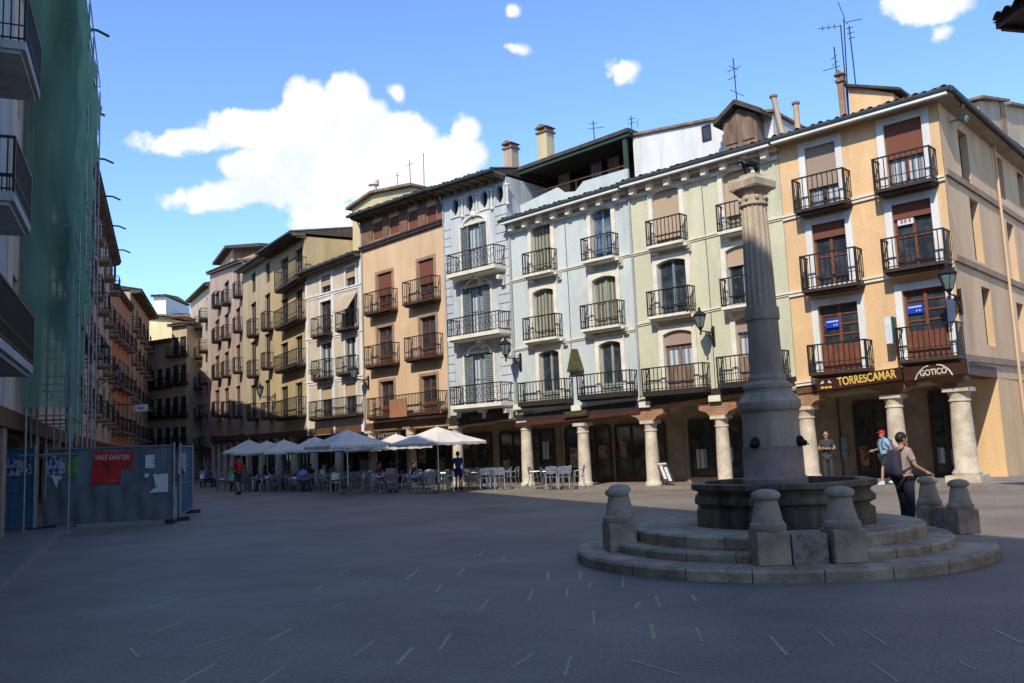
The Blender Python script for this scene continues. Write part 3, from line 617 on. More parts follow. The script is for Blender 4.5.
# ---- 4 ornate house
B4 = mk(452, 519, 'ornate_house', 'narrow blue-white house with ornate iron balconies and horseshoe attic arches')
F4 = B4.F
SH = dict(frame='greywood', pane='curtw', shutters='greywood', surround='creamtrim', sw=.1, sd=.05, bars=1)
BN = dict(slab='creamtrim', th=.16, dep=.8, step=.2, ornate=True, mid=False)
floor(B4, [(474.5, 26, 224, 446.5, 506.5, 250, 273), (477.5, 28, 286, 447, 511.5, 315.4, 337), (480, 29, 353, 450, 513.5, 384.7, 407.5)], SH, BN)
zt4 = B4.line((447, 194), (513, 174)); zb4 = B4.line((452, 426), (519, 417))
arches = []
for x, y in ((455.5, 208), (470, 204), (484.5, 200), (500, 195)):
    u, z = F4.px(x, y); arches.append((u, z)); B4.holes.append((u-.27, u+.27, z-.45, z+.42))
front(B4, 'ornate', zt4, zb4)
for i, (u, z) in enumerate(arches):
    mb = MB(); mb.fb(F4, u-.265, u+.265, -.3, -.24, z-.44, z+.41); w = B4.b(mb, 'attic_arch', 'shop')
    n = 16; inn = [(u+(.24+.03*max(0, math.sin(a)))*math.cos(a)*(.8 if math.sin(a) < -.6 else 1), z+.02+.42*math.sin(a)+.0) for a in [2*math.pi*k/n for k in range(n+1)]]
    out = []
    for k in range(n+1):
        a = 2*math.pi*k/n; q = max(abs(math.cos(a)), abs(math.sin(a))); out.append((u+.34*math.cos(a)/q, z+.02+.5*math.sin(a)/q))
    mb = MB(); mb.ring(F4, out, inn, -.1, .05); B4.b(mb, 'arch_surround', 'ornate', w)
    mb = MB(); mb.tube(F4.pt(u+.5*(.98), .05, z-.5), F4.pt(u+.5*.98, .05, z+.3), .05, 8); mb.ball(F4.pt(u+.49, .05, z+.36), .12, .08, .06); mb.ball(F4.pt(u+.49, .05, z-.52), .09, .08, .08); B4.b(mb, 'colonnette', 'creamtrim', w, smooth=True)
B4.roof(0, F4.L, zt4[0], zt4[1], over=.85, run=4.5, rise=1.2, gut='gutter', m='darktile')
# quoin grooves, arched ornament over top window, scroll brackets under balconies
mb = MB(); k_ = 0
z = zb4[1]+.3
while z < zt4[1]-1.6:
    for ua_, ub_ in ((F4.L-.75, F4.L-.02), (.02, .5)): mb = MB(); mb.fb(F4, ua_, ub_, -.01, .035, z, z+.36); B4.b(mb, 'quoin', 'ornate')
    z += .40
for (x, y, x0, x1, yb) in ((474.5, 224, 446, 506.5, 273), (477.5, 286, 447, 511.5, 337), (480, 353, 450, 513.5, 407)):
    u, z = F4.px(x, y); mb = MB(); pts = [F4.pt(u+.75*math.cos(a), .05, z-.05+.45*math.sin(a)) for a in [math.pi*i/12 for i in range(13)]]; mb.path(pts, .06, 6); mb.ball(F4.pt(u, .06, z+.45), .16, .07, .14); B4.b(mb, 'ornament', 'creamtrim', smooth=True)
    for xx in (x0+6, (x0+x1)/2, x1-6):
        u, _ = F4.px(xx, yb, .3); z = B4.zv(u, yb, .5); mb = MB(); mb.prism(F4, [(u-.06, z-.5), (u+.06, z-.5), (u+.09, z-.06), (u-.09, z-.06)], .003, .2); mb.prism(F4, [(u-.06, z-.25), (u+.06, z-.25), (u+.09, z-.065), (u-.09, z-.065)], .2, .5); B4.b(mb, 'balcony_bracket', 'creamtrim')
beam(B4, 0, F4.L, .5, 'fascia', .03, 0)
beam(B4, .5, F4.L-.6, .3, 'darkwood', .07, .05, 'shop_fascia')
u = uq(B4, 454.5, 450, -.25); zc = B4.zv(.2, 426, -.25); B4.column(0, zc, r=.25, d=-.25, u=.22, z0=.05); B4.corbel(.25, zc+.003, zc+.5, .5, .5, 'brick', d=-.25)
shopfront(B4, .4, F4.L-.4, 2.4, -3.0, n=4)
X['dimivory'] = paint('dull_ivory_letters', (.30, .27, .2))
X['dimgold'] = paint('faded_gold_letters', (.14, .13, .05))
def plain_sign(B, x0, y0, x1, y1, h, txt, mboard, mtext, label, d1=.12, size=.3, wf=.8):
    o, u0, z0, u1, z1 = panel(B.F, x0, y0, x1, y1, h, d1-.04, d1, 'shop_sign', mboard, label)
    c = B.F.pt((u0+u1)/2, d1+.005, (z0+z1)/2+h/2); text_mesh('lettering', txt, size, mtext, o, o.location, c, B.F.ang, .008, width=(u1-u0)*wf, slope=math.atan2(z1-z0, u1-u0)); return o
plain_sign(B4, 468, 415.5, 496, 411.5, .34, 'BANCON', 'fascia', 'dimgold', 'dark fascia sign with faint gold letters below the ornate house balcony')
plain_sign(B3, 563, 412, 587, 409.5, .24, 'Teruel', 'darkwood', 'dimgold', 'small dark sign with pale letters on the pale blue house arcade', .16, .22)

# ---- 5 peach house
B5 = mk(366, 452, 'peach_house', 'peach house with brown stone window heads and a brick attic with red blinds'); F5 = B5.F
SP = dict(frame='redwood', pane='glass', panel=.5, surround='stonetrim', sw=.14, sd=.04)
BP = dict(slab='darkwood', th=.12, dep=.55, step=.13)
floor(B5, [(385, 15, 272.8, 363.5, 398, 291, 313), (426.5, 16, 259.5, 402, 441, 279, 303)], dict(SP, blind='blindr', bl=.55), BP)
floor(B5, [(385.5, 15, 326.8, 364, 400, 344.7, 366.5), (428.5, 16, 316.5, 404, 443.5, 335.6, 359.3)], SP, BP)
u0, u1, zA, zB = B5.bal_px(366.5, 448, 416.5, 395, slab='darkwood', th=.14, dep=.55)
for (cx, w, yt) in ((387.5, 14, 381), (429.5, 16, 375.5)):
    a, b_, _, zt_ = B5.P(cx, yt, 414, w); B5.window(a, b_, zA+.15, zt_, **SP)
for x, y in ((378, 231), (394.4, 225.5), (413, 220), (431.5, 215)):
    a, b_, z0_, z1_ = B5.P(x, y-9, y+9, 11); B5.window(a, b_, z0_, z1_, frame='redwood', pane='glass', blind='blindr', bl=.97, mull=False, sill='stonetrim')
zt5 = B5.line((366, 219), (447, 192)); zb5 = B5.line((366, 432), (452, 425))
front(B5, 'peach', zt5, zb5)
za5 = B5.line((364, 249), (445.4, 221)); us = []
for x, y in ((378, 231), (394.4, 225.5), (413, 220), (431.5, 215)): a, b_, z0_, z1_ = B5.P(x, y-9, y+9, 11); us.append((a, b_))
X['atticbrick'] = mat('brown_attic_brick', (.26, .15, .085), (.15, .08, .05), .9, 3, bump=.4, bscale=25)
prev = 0.01
for a, b_ in us+[(F5.L-.01, F5.L)]:
    zl = lambda u: za5[0]+(za5[1]-za5[0])*u/F5.L; zh = lambda u: zt5[0]+(zt5[1]-zt5[0])*u/F5.L
    mb = MB(); P = F5.pt; mb.hexa([P(prev, -.02, zl(prev)), P(a, -.02, zl(a)), P(a, .05, zl(a)), P(prev, .05, zl(prev)), P(prev, -.02, zh(prev)-.01), P(a, -.02, zh(a)-.01), P(a, .05, zh(a)-.01), P(prev, .05, zh(prev)-.01)]); B5.b(mb, 'attic_pier', 'atticbrick'); prev = b_
B5.course((364, 249), (445.4, 221), .22, .14, 'darkwood', name='attic_cornice')
B5.roof(0, F5.L, zt5[0], zt5[1], over=.75, run=4.5, rise=1.2, gut='gutter', m='darktile')
u, z = F5.px(389, 400, .62); u2 = F5.px(406, 398, .62)[0]; z2 = F5.px(398, 417, .62)[1]; mb = MB()
n = 9
for i in range(n): a = u+(u2-u)*i/n; mb.fb(F5, a, a+(u2-u)/n*.93, .575, .60, z2, z)
o = mb.build('balcony_screen', mat('orange_brown_board', (.36, .16, .08)), org=F5.pt(u, .59, z2)); T(o, 'orange-brown slatted screen tied to the long lowest balcony of the peach house', 'screen')
beam(B5, 0, F5.L, .35, 'woodb', .02, .05)
for i, u in enumerate((.3, F5.L*.52)): zc = B5.zv(u, 431-5*i, -.25); B5.column(0, min(zc, 3.0), r=.25, d=-.25, u=u, z0=.05); B5.corbel(u, min(zc, 3.)+.003, min(zc, 3.)+.4, 1.2, .5, 'brick', d=-.25)
shopfront(B5, .4, F5.L-.4, 2.4, -3.0, n=4)
plain_sign(B5, 376, 433, 400, 431.5, .36, 'HOTEL', 'fascia', 'dimivory', 'dark sign with thin pale letters behind the umbrellas under the peach house', .12, .36)

# ---- 6 small cream house
B6 = mk(308, 366, 'cream_house', 'small cream house with white bands, a tan awning and green-grey windows'); F6 = B6.F
SC = dict(frame='darkwood', pane='glass', surround='white', sw=.12, sd=.03)
for cx, yt, yb in ((326, 275, 294.5), (350.5, 266.5, 286)): a, b_, z0_, z1_ = B6.P(cx, yt, yb, 10); B6.window(a, b_, z0_, z1_, blind='blindt', bl=.5, **SC)
BC = dict(slab='darkwood', th=.1, dep=.5, step=.13)
floor(B6, [(326, 11, 301, 310.6, 333.5, 317, 336.3), (349, 12, 295.6, 335, 359, 311, 330)], SC, BC)
floor(B6, [(327, 11, 343, 311, 334.5, 360, 379.5), (351, 11, 337.5, 335.5, 359, 356.5, 374.5)], dict(SC, pane='curtw'), BC)
u0, u1, zA, zB = B6.bal_px(308.5, 365, 418, 399, slab='darkwood', th=.14, dep=.5)
for cx, yt in ((327, 387), (351, 383)): a, b_, _, zt_ = B6.P(cx, yt, 414, 11); B6.window(a, b_, zA+.15, zt_, blind='blindt', bl=.4, **SC)
zt6 = B6.line((308, 276), (364, 255)); zb6 = B6.line((308, 436), (366, 432))
front(B6, 'cream', zt6, zb6)
for p in (((305.7, 300), (364, 284)), ((307, 341), (365, 331)), ((307, 384), (365, 376))): B6.course(*p, .2, .03, 'white')
for u in (.15, F6.L/2, F6.L-.15): mb = MB(); mb.fb(F6, u-.13, u+.13, .003, .026, zb6[0], zt6[0]-.1); B6.b(mb, 'white_pilaster', 'white')
B6.roof(0, F6.L, zt6[0], zt6[1], over=.5, run=4, rise=.9, gut='gutter', m='darktile', rafters=False)
a, z1_ = F6.px(344, 296, .1); b_ = F6.px(356, 294, .1)[0]; z2_ = F6.px(345, 310, .6)[1]
mb = MB(); mb.hexa([F6.pt(a, .05, z1_), F6.pt(b_, .05, z1_), F6.pt(b_+.15, .75, z2_), F6.pt(a-.15, .75, z2_), F6.pt(a, .05, z1_+.04), F6.pt(b_, .05, z1_+.04), F6.pt(b_+.15, .75, z2_+.04), F6.pt(a-.15, .75, z2_+.04)])
o = mb.build('window_awning', 'blindt', org=F6.pt(a, 0, z1_)); T(o, 'faded tan awning over the middle right window of the cream house', 'awning')
mb = MB(); mb.tube(F6.pt(a, .02, z2_-.1), F6.pt(a-.13, .74, z2_), .012, 4); mb.tube(F6.pt(b_, .02, z2_-.1), F6.pt(b_+.13, .74, z2_), .012, 4); mb.build('awning_arm', 'iron', o)
beam(B6, 0, F6.L, .35, 'woodb', .02, .05)
for u in (.3, F6.L*.5): B6.column(0, 2.75, r=.24, d=-.25, u=u, z0=.05)
shopfront(B6, .4, F6.L-.4, 2.4, -3.0, n=3)
# ---- 7, 8, 9, 10
B7 = mk(273, 308, 'tall_yellow_house', 'tall ochre house whose bare side wall rises above the cream house'); F7 = B7.F
SY = dict(frame='darkwood', pane='glass', bars=1); BY = dict(slab='darkwood', th=.12, dep=.6, step=.14)
def rows(B, cols, R_, win, bal, long=None):
    for (yts, yrs, ybs, hw) in R_:
        if yrs is None:
            for cx, yt, yb in zip(cols, yts, ybs): a, b_, z0_, z1_ = B.P(cx, yt, yb, hw); B.window(a, b_, z0_, z1_, **win)
        elif long:
            x0, x1 = long; zA = None
            ua, ub, zA, zB = B.bal_px(x0, x1, sum(ybs)/len(ybs), sum(yrs)/len(yrs), **bal)
            for cx, yt in zip(cols, yts): a, b_, _, zt_ = B.P(cx, yt, ybs[0], hw); B.window(a, b_, zA+.15, max(zt_, zA+1.6), **win)
        else:
            for cx, yt, yr, yb in zip(cols, yts, yrs, ybs): floor(B, [(cx, hw, yt, cx-hw*1.25, cx+hw*1.1, yr, yb)], win, bal)
rows(B7, (284.5, 299), [((258.5, 249), (269, 260), (290, 282), 7.5), ((299, 290), (308, 304), (328, 322), 7), ((343, 336), (355, 351), (372, 366.6), 7), ((386.5, 382.5), (400, 399), (419, 418), 7)], SY, BY, long=(274, 306.5))
zt7 = B7.line((273, 255), (308, 234)); zb7 = B7.line((273, 438), (308, 436)); front(B7, 'yellow', zt7, zb7, D=11)
X['gablew'] = plaster('warm_yellow_plaster', (.60, .47, .25), .85)  # plain warm yellow plaster, worn by a chimney and a rooftop room
B7.roof(-.1, F7.L+.1, zt7[0], zt7[1], over=.9, run=5, rise=.9, gut='gutter', m='darktile', depth=10.5)
B8 = mk(244, 273, 'sand_house', 'sand coloured house with grey-blue cornice and four rows of balconies'); F8 = B8.F
rows(B8, (253.3, 267.5), [((273, 263), None, (293, 283), 4.5), ((303, 294), (320, 312.5), (336.5, 330), 5.5), ((341.6, 333.7), (361, 353), (377, 369), 5.5), ((385, 380), (404, 403), (420, 419), 5.5)], SY, dict(BY, th=.1))
zt8 = B8.line((244, 273), (273, 255)); zb8 = B8.line((244, 440), (273, 438)); front(B8, 'yellow2', zt8, zb8)
B8.roof(0, F8.L, zt8[0], zt8[1], over=.6, run=4, rise=.8, gut='gutter', m='darktile', rafters=False, soff='greyw')
B9 = mk(210, 244, 'long_faded_house', 'long faded pinkish house with small balconies and a roof loggia'); F9 = B9.F
rows(B9, (217, 226.5, 238), [((283, 277, 270), (293, 291, 283), (307, 304.6, 297), 4.5), ((320, 314, 308), (329, 326, 318), (342, 339.5, 332), 4.5), ((356, 352, 345), (365, 362, 358), (379, 377, 373), 4.5), ((390, 388, 386), (402, 402, 402), (416, 417, 418), 4.5)], SY, dict(BY, th=.1))
zt9 = B9.line((210, 275), (244, 262)); zb9 = B9.line((210, 440), (244, 440)); front(B9, 'pinkish', zt9, zb9)
B9.roof(0, F9.L, zt9[0], zt9[1], over=.4, run=2, rise=.4, m='tile', rafters=False)
mb = MB(); mb.fbar(F9, .2, zt9[0]+.2, F9.L, zt9[1]+.2, -1.6, -1.4, .8); B9.b(mb, 'parapet', 'terra')
u0 = F9.px(213, 264, -1.2)[0]; z0 = B9.zv(u0, 264, -1.2); u1 = F9.px(225, 247, -1.2)[0]; z1 = B9.zv(u1, 248, -1.2); z2 = B9.zv(F9.L, 246, -1.2)
mb = MB(); mb.prism(F9, [(u0, zt9[0]-.5), (u1, zt9[0]-.5), (u1, z1), (u0, z0)], -4, -1.9); B9.b(mb, 'attic_wall', 'pinkish')
mb = MB(); mb.fb(F9, u1, F9.L-.2, -4, -3.6, zt9[0]-.5, z2-.1); B9.b(mb, 'loggia_wall', 'fascia')
mb = MB(); mb.hexa([F9.pt(u0-.5, -1.2, z0), F9.pt(u1, -1.2, z1), F9.pt(u1, -4.3, z1), F9.pt(u0-.5, -4.3, z0), F9.pt(u0-.5, -1.2, z0+.25), F9.pt(u1, -1.2, z1+.25), F9.pt(u1, -4.3, z1+.25), F9.pt(u0-.5, -4.3, z0+.25)]); mb.fbar(F9, u1+.002, z1, F9.L, z2, -4.3, -1.2, .25); B9.b(mb, 'roof', 'darktile')
P10a = hx(190, 100); B10 = Bld('grey_white_house', 'grey-white house at the mouth of the far street on the right side', Fac(P10a, PT[210]), group=ROW); F10 = B10.F
for i, t in enumerate((.12, .38, .64, .88)):
    for k in range(5):
        z = 2.9+k*3.0; u = F10.L*t; B10.window(u-.5, u+.5, z+.12, z+2.2, frame='greywood', pane='curtw'); B10.balcony(u-.9, u+.9, z, z+1.05, .7, slab='darkwood', step=.25)
zt10 = B10.line((192, 301), (209, 286)); B10.wall('greyb', 2.6, zt10[0], zt10[1], D=7, arc=3, u0=.01, u1=F10.L-.01); B10.zb = (2.6, 2.6)
B10.roof(0, F10.L, zt10[0], zt10[1], over=.5, run=4, rise=.8, m='darktile', gut='gutter')
for B in (B7, B8, B9, B10):
    beam(B, 0, B.F.L, .35, 'woodb', .02, -.0); n = max(2, int(B.F.L/3.2))
    for i in range(n): B.column(0, B.zb[0]-.02 if B is B10 else min(B.zb[0]-.02, 3.1), r=.25, d=-.3, u=.4+(B.F.L-.5)*i/n, z0=.02)
    shopfront(B, .4, B.F.L-.4, 2.3, -3.0, n=int(B.F.L))
for B, u in ((B2, .08), (B2, B2.F.L*.52), (B3, .1), (B3, B3.F.L*.5), (B5, .1), (B4, .06)):
    zt_ = B.zt0+(B.zt1-B.zt0)*u/B.F.L; mb = MB(); mb.path([B.F.pt(u, .3, zt_-.02), B.F.pt(u, .06, zt_-.5), B.F.pt(u, .06, max(B.zb)+.2)] if u < .2 else [B.F.pt(u, .02, zt_-.5), B.F.pt(u+.03, .02, zt_-4), B.F.pt(u, .02, max(B.zb)+.2)], .04 if u < .2 else .012, 6); B.b(mb, 'drainpipe' if u < .2 else 'cable', 'greyw' if u < .2 else 'gutter')
# ------------------------------------------------------------------ shaded street row on the left
LROW = 'tall houses along the shaded left side'
XW = lambda Z: -3.3-.42*Z
def lb(name, label, A, B, mwall, H, zs, nc, off=0, step=.2, over=1.0, bal=True, hl=0, spouts=0, ww=1.0, H2=None, D=10, frame='darkwood', tile='darktile', group=LROW, balw=.85, u_from=0, pane='glass'):
    b = Bld(name, label, Fac(A, B), group=group); F = b.F; H2 = H2 or H
    for i in range(nc):
        u = off+(F.L-off)*(i+.5)/nc
        if u < u_from: continue
        for k, z in enumerate(zs):
            b.window(u-ww/2, u+ww/2, z+.12, z+2.25, frame=frame, pane=pane, surround='stonetrim' if bal else None, sw=.14)
            if bal: b.balcony(u-balw, u+balw, z, z+1.1, .6, slab='stonetrim', step=step, th=.12)
    zt = H; b.wall(mwall, 2.9, H, H2, D=D, arc=2.2, u0=.01, u1=F.L-.01)
    b.roof(0, F.L, H, H2, over=over, run=4.5, rise=.8, m=tile, gut=None, depth=D-.3)
    n = max(1, int(F.L/5))
    for i in range(n):
        mb = MB(); mb.fb(F, F.L*(i+.0)/n+.1, F.L*(i+.0)/n+.75, -.5, -.01, 0, 2.9-.004); b.b(mb, 'pillar', 'stonetrim')
    mb = MB(); mb.fb(F, 0, F.L, -.4, .06, 2.65, 3.1); b.b(mb, 'beam', 'woodb')
    shopfront(b, .3, F.L-.3, 2.4, -2.2, n=max(2, int(F.L/1.6)))
    for i in range(spouts):
        u = F.L*(i+.35)/spouts; mb = MB(); z = H+(H2-H)*u/F.L; mb.path([F.pt(u, over-.1, z+.12), F.pt(u+.02, over+.35, z+.12), F.pt(u+.04, over+.75, z-.05)], .05, 6); b.b(mb, 'rain_spout', 'iron')
    return b
XP = lambda Z: (XW(Z), Z)
FL1 = Fac(XP(-26), XP(20.4))
K1 = Bld('balcony_house', 'near pale house at the left edge with big balconies next to the green netting', FL1, group=LROW)
d9 = .92
for (pa, pb, yr_b) in (((25.7, 46.7), (40, 100), None), ((14.3, 196.7), (30.5, 233.8), None), ((0, 342), (32.8, 373.8), None)):
    ub, zb1 = FL1.px(*pb, d9); ua, za1 = FL1.px(*pa, d9)
    if pa[0] == 0: ua = ub-9
    z = zb1; K1.balcony(ua, ub, z, z+1.15, d9, slab='greyw', th=.16, step=.12, bars=.012)
    m = (ua+ub)/2; 
    for uu in ([m] if ub-ua < 5 else [ub-1.3, ub-4.3, ub-7.3]): K1.window(uu-.6, uu+.6, z+.17, z+2.5, frame='redwood', pane='curtw', surround='white', sw=.18)
for u in range(2, 40, 4):
    for z in (4.2, 7.3, 10.4, 13.6): K1.window(u-.5, u+.5, z, z+2.1, frame='redwood', pane='curtw', surround='white', sw=.15)
K1.wall('greyw', 2.9, 17.2, 17.2, D=10, arc=2.2, u0=.01, u1=FL1.L-.01)
K1.roof(0, FL1.L, 17.2, 17.2, over=1.0, run=4.5, rise=1.2, m='darktile', depth=9.7)
mb = MB(); mb.fb(FL1, 0, FL1.L, -.4, .06, 2.65, 3.1); K1.b(mb, 'beam', 'woodb')
for i in range(9): mb = MB(); mb.fb(FL1, i*5+.5, i*5+1.2, -.5, -.01, 0, 2.896); K1.b(mb, 'pillar', 'stonetrim')
shopfront(K1, .4, FL1.L-.4, 2.4, -2.2, n=20)
lb('netted_house', 'house wrapped in green scaffold netting behind the site fence', XP(20.5), XP(33.5), 'rosy', 17.0, (4.2, 7.3, 10.4, 13.6), 5, bal=False, spouts=2)
K3 = lb('beige_house', 'beige house with dark balconies just beyond the green netting', XP(33.6), hx(110, 62), 'rosy', 16.6, (4.2, 7.3, 10.4, 13.4), 6, spouts=5, H2=16.0, over=.55)
K4 = lb('terracotta_house', 'narrow terracotta house along the left side of the street', hx(110.2, 62.2), hx(128, 71), 'terra', 14.4, (4.0, 7.2, 10.6), 4, balw=.7, over=.35, H2=14.2)
K5 = lb('grey_brown_house', 'grey-brown house with deep eaves past the terracotta house', hx(128.2, 71.2), hx(148, 90), 'greyb', 15.8, (3.8, 6.9, 10.0, 12.8), 5, balw=.8, over=.9, H2=16.6)
# street end
SE = 'houses closing the end of the street'
def eb(name, label, x0, x1, Y0, Y1, y, m, cols, zs, D=8, bal=False, tile='tile', over=.5, slope=0):
    A, B = hx(x0, Y0), hx(x1, Y1); F = Fac(A, B); b = Bld(name, label, F, group=SE); H = b.zv(F.L/2, y)
    for i in range(cols):
        u = F.L*(i+.5)/cols
        for z in zs:
            if z+2 < H-.2:
                b.window(u-.45, u+.45, z+.12, z+2.0, frame='darkwood', pane='glass')
                if bal: b.balcony(u-.8, u+.8, z, z+1.0, .6, slab='darkwood', step=.3)
    b.wall(m, .1, H, H+slope, D=D, u0=.01, u1=F.L-.01); b.roof(-.2, F.L+.2, H, H+slope, over=over, run=D/2, rise=.45, m=tile, depth=D, rafters=False)
    return b
X['lit'] = plaster('pale_yellow_party_wall', (.74, .62, .34), .9)
eb('low_grey_house', 'lower grey-brown house at the end of the street, under the pale yellow wall', 146, 171, 90, 88, 343, 'greyb', 3, (3.2, 6.2, 9.2), bal=True, tile='darktile')
eb('yellow_wall_house', 'house with blank pale yellow party wall at the end of the street', 147, 171.5, 93.5, 92.5, 316, 'lit', 1, (), D=5, tile='tile', slope=-.5)
eb('white_rooftop_house', 'pale house top with tiled roof, highest at the end of the street', 152, 165, 108, 108, 297, 'white', 1, ())
eb('back_roof_house', 'low-roofed pale house between the yellow wall and the orange house', 160, 194, 110, 106, 312, 'creamtrim', 1, (), slope=-1.5)
eb('narrow_grey_house', 'narrow olive-grey house with paired windows at the end of the street', 171, 186.5, 88, 87, 326, 'dull', 2, (3.2, 6.2, 9.4, 12.2), bal=True)
eb('small_orange_house', 'small orange-brown house beside the mouth of the far street', 186.5, 203, 94, 96, 330, 'orange_b', 2, (3.2, 6.2, 9.4), bal=False)
# near right house, only its eave corner enters the picture
FR = Fac((9.75, 16.2), (9.75, 1.0)); FR = Fac((10.65, 15.2), (12.6, -4))
KR = Bld('near_right_house', 'dark tiled eave corner of a near house at the top right edge', FR, group=None)
HR = 9.1
for u in (2.2, 6, 10, 14):
    for z in (3.4, 6.3): KR.window(u-.5, u+.5, z, z+2.1, frame='darkwood', pane='glass', surround='stonetrim', sw=.14)
KR.wall('tan', .05, HR, HR, D=7, u0=.01, u1=FR.L-.01)
KR.roof(-.7, FR.L, HR, HR, over=1.3, run=3.5, rise=.22, m='darktile', soff='darkwood')
# ------------------------------------------------------------------ scaffold and netting
m = bpy.data.materials.new('green_netting'); m.use_nodes = True; nt = m.node_tree; N = nt.nodes; L = nt.links; N.clear()
out = N.new('ShaderNodeOutputMaterial'); mx = N.new('ShaderNodeMixShader'); tr = N.new('ShaderNodeBsdfTransparent'); df = N.new('ShaderNodeBsdfDiffuse'); tl = N.new('ShaderNodeBsdfTranslucent'); ad = N.new('ShaderNodeMixShader')
tc = N.new('ShaderNodeTexCoord'); no = N.new('ShaderNodeTexNoise'); no.inputs['Scale'].default_value = .8; no.inputs['Detail'].default_value = 5; mp = N.new('ShaderNodeMapping'); mp.inputs['Scale'].default_value = (1.5, 1.5, .25)
L.new(tc.outputs['Object'], mp.inputs[0]); L.new(mp.outputs[0], no.inputs[0])
cr = N.new('ShaderNodeValToRGB'); cr.color_ramp.elements[0].position = .3; cr.color_ramp.elements[0].color = (.13, .27, .19, 1); cr.color_ramp.elements[1].position = .7; cr.color_ramp.elements[1].color = (.25, .45, .31, 1)
L.new(no.outputs[0], cr.inputs[0]); L.new(cr.outputs[0], df.inputs[0]); L.new(cr.outputs[0], tl.inputs[0])
mr = N.new('ShaderNodeMapRange'); mr.inputs[1].default_value = .3; mr.inputs[2].default_value = .7; mr.inputs[3].default_value = .84; mr.inputs[4].default_value = .98
L.new(no.outputs[0], mr.inputs[0]); ad.inputs[0].default_value = .35; L.new(df.outputs[0], ad.inputs[1]); L.new(tl.outputs[0], ad.inputs[2])
L.new(mr.outputs[0], mx.inputs[0]); L.new(tr.outputs[0], mx.inputs[1]); L.new(ad.outputs[0], mx.inputs[2]); L.new(mx.outputs[0], out.inputs[0]); X['net'] = m
X['net2'] = m.copy(); X['net2'].name = 'thin_green_netting'
for n_ in X['net2'].node_tree.nodes:
    if n_.type == 'MAP_RANGE': n_.inputs[3].default_value = .5; n_.inputs[4].default_value = .75
FS = Fac((XW(22.3)+.0, 22.3), XP(42)); X['galv'] = mat('galvanised_tube', (.32, .33, .33), (.2, .2, .2), .5, 5, .6)
sc = empty('scaffold', FS.pt(0, 1.3, 0), 'tall tube scaffold draped in green netting on the left side', 'scaffold')
for i in range(6):
    for d in (.25, 1.25): mb = MB(); u = i*2.5; mb.tube(FS.pt(u, d, 0), FS.pt(u, d, 16.8), .03, 6); mb.fb(FS, u-.1, u+.1, d-.1, d+.1, 0, .03); mb.build('pole', 'galv', sc, smooth=True)
for k in range(8):
    z = 2.0*k+2; mb = MB()
    for d in (.25, 1.25): mb.tube(FS.pt(0, d, z), FS.pt(12.5, d, z), .024, 5); mb.tube(FS.pt(0, d, z+1.0), FS.pt(12.5, d, z+1.0), .02, 5)
    for i in range(6): mb.tube(FS.pt(i*2.5, .1, z), FS.pt(i*2.5, 1.3, z), .024, 5); mb.tube(FS.pt(i*2.5, .25, z+1), FS.pt(i*2.5, 1.25, z+1), .02, 5)
    mb.build('ledger', 'galv', sc)
    if k > 1: mb = MB(); mb.fb(FS, 0, 12.5, .3, 1.2, z+.03, z+.07); mb.build('platform', 'timber', sc)
random.seed(3)
def netf(a, b):
    zb = 2.1+2.0*abs(math.sin(a*9+.7))*(1 if a < .35 or a > .5 else .1)+(1.5 if a < .15 else 0); z = zb+(16.7-zb)*b
    um = 4.2+5.7*min(1, b*1.15)**.8; u = -.05+um*a
    w = .16*math.sin(u*1.9+z*.22)+.10*math.sin(u*4.7-z*.5+1)+.06*math.sin(u*9+z*1.1)+.05*math.sin(z*3+u*2)
    return FS.pt(u, 1.30+w*.8*(1-.6*abs(math.cos(z*1.57)))-.15*(1-b)-max(0, z-15)*.4, z)
mb = MB(); mb.grid(netf, 90, 60); mb.build('netting', 'net', sc, smooth=True)
def nete(a, b):
    z = 3.2+13.4*b; d = .1+(1.3-max(0, z-15)*.35)*a; return FS.pt(-.08+.05*math.sin(d*5+z*.7), d, z)
mb = MB(); mb.grid(nete, 14, 50); mb.build('netting', 'net2', sc, smooth=True)
# ------------------------------------------------------------------ site fence
X['fblue'] = mat('weathered_blue_panel', (.06, .17, .25), (.035, .10, .15), .6, 3, streak=True); X['fgrey'] = mat('grey_blue_panel', (.17, .19, .19), (.10, .115, .12), .7, 2, streak=True)
X['mesh'] = striped('dark_debris_mesh', (.10, .105, .10), (.15, .155, .145), 14, 2, .9)
def fpanel(p, q, zt, m, label, mesh=False, posts=(0, 1)):
    F = Fac(ground(*p), ground(*q)); r = empty('fence_panel', F.pt(0, 0, 0), label, 'fence', 'site fence panels')
    mb = MB(); n = int(F.L/.18)
    for i in range(n): u = F.L*i/n; mb.fb(F, u+.004, u+F.L/n-.004, -.02-.012*(i % 2), .01-.012*(i % 2), .12, zt)
    mb.build('sheet', m, r)
    for t in posts: mb = MB(); u = F.L*t; mb.tube(F.pt(u, .05, 0), F.pt(u, .05, zt+.08), .035, 8); mb.build('post', 'galv', r, smooth=True)
    mb = MB(); mb.tube(F.pt(0, .04, zt), F.pt(F.L, .04, zt), .022, 6); mb.tube(F.pt(0, .04, 1.05), F.pt(F.L, .04, 1.05), .014, 5); mb.tube(F.pt(0, .04, .16), F.pt(F.L, .04, .16), .022, 6); mb.build('rail', 'galv', r)
    for t in (0.02, .98): mb = MB(); mb.fb(F, F.L*t-.12, F.L*t+.12, -.3, .3, 0, .11); mb.build('foot', 'fascia', r)
    if mesh:
        mb = MB(); mb.grid(lambda a, b: F.pt(F.L*a, .085+.02*math.sin(a*23+b*5)+.015*math.sin(a*51), .14+(1.12-.14)*b+.02*math.sin(a*30)*b), 60, 8); mb.build('debris_mesh', 'mesh', r, smooth=True)
    return F
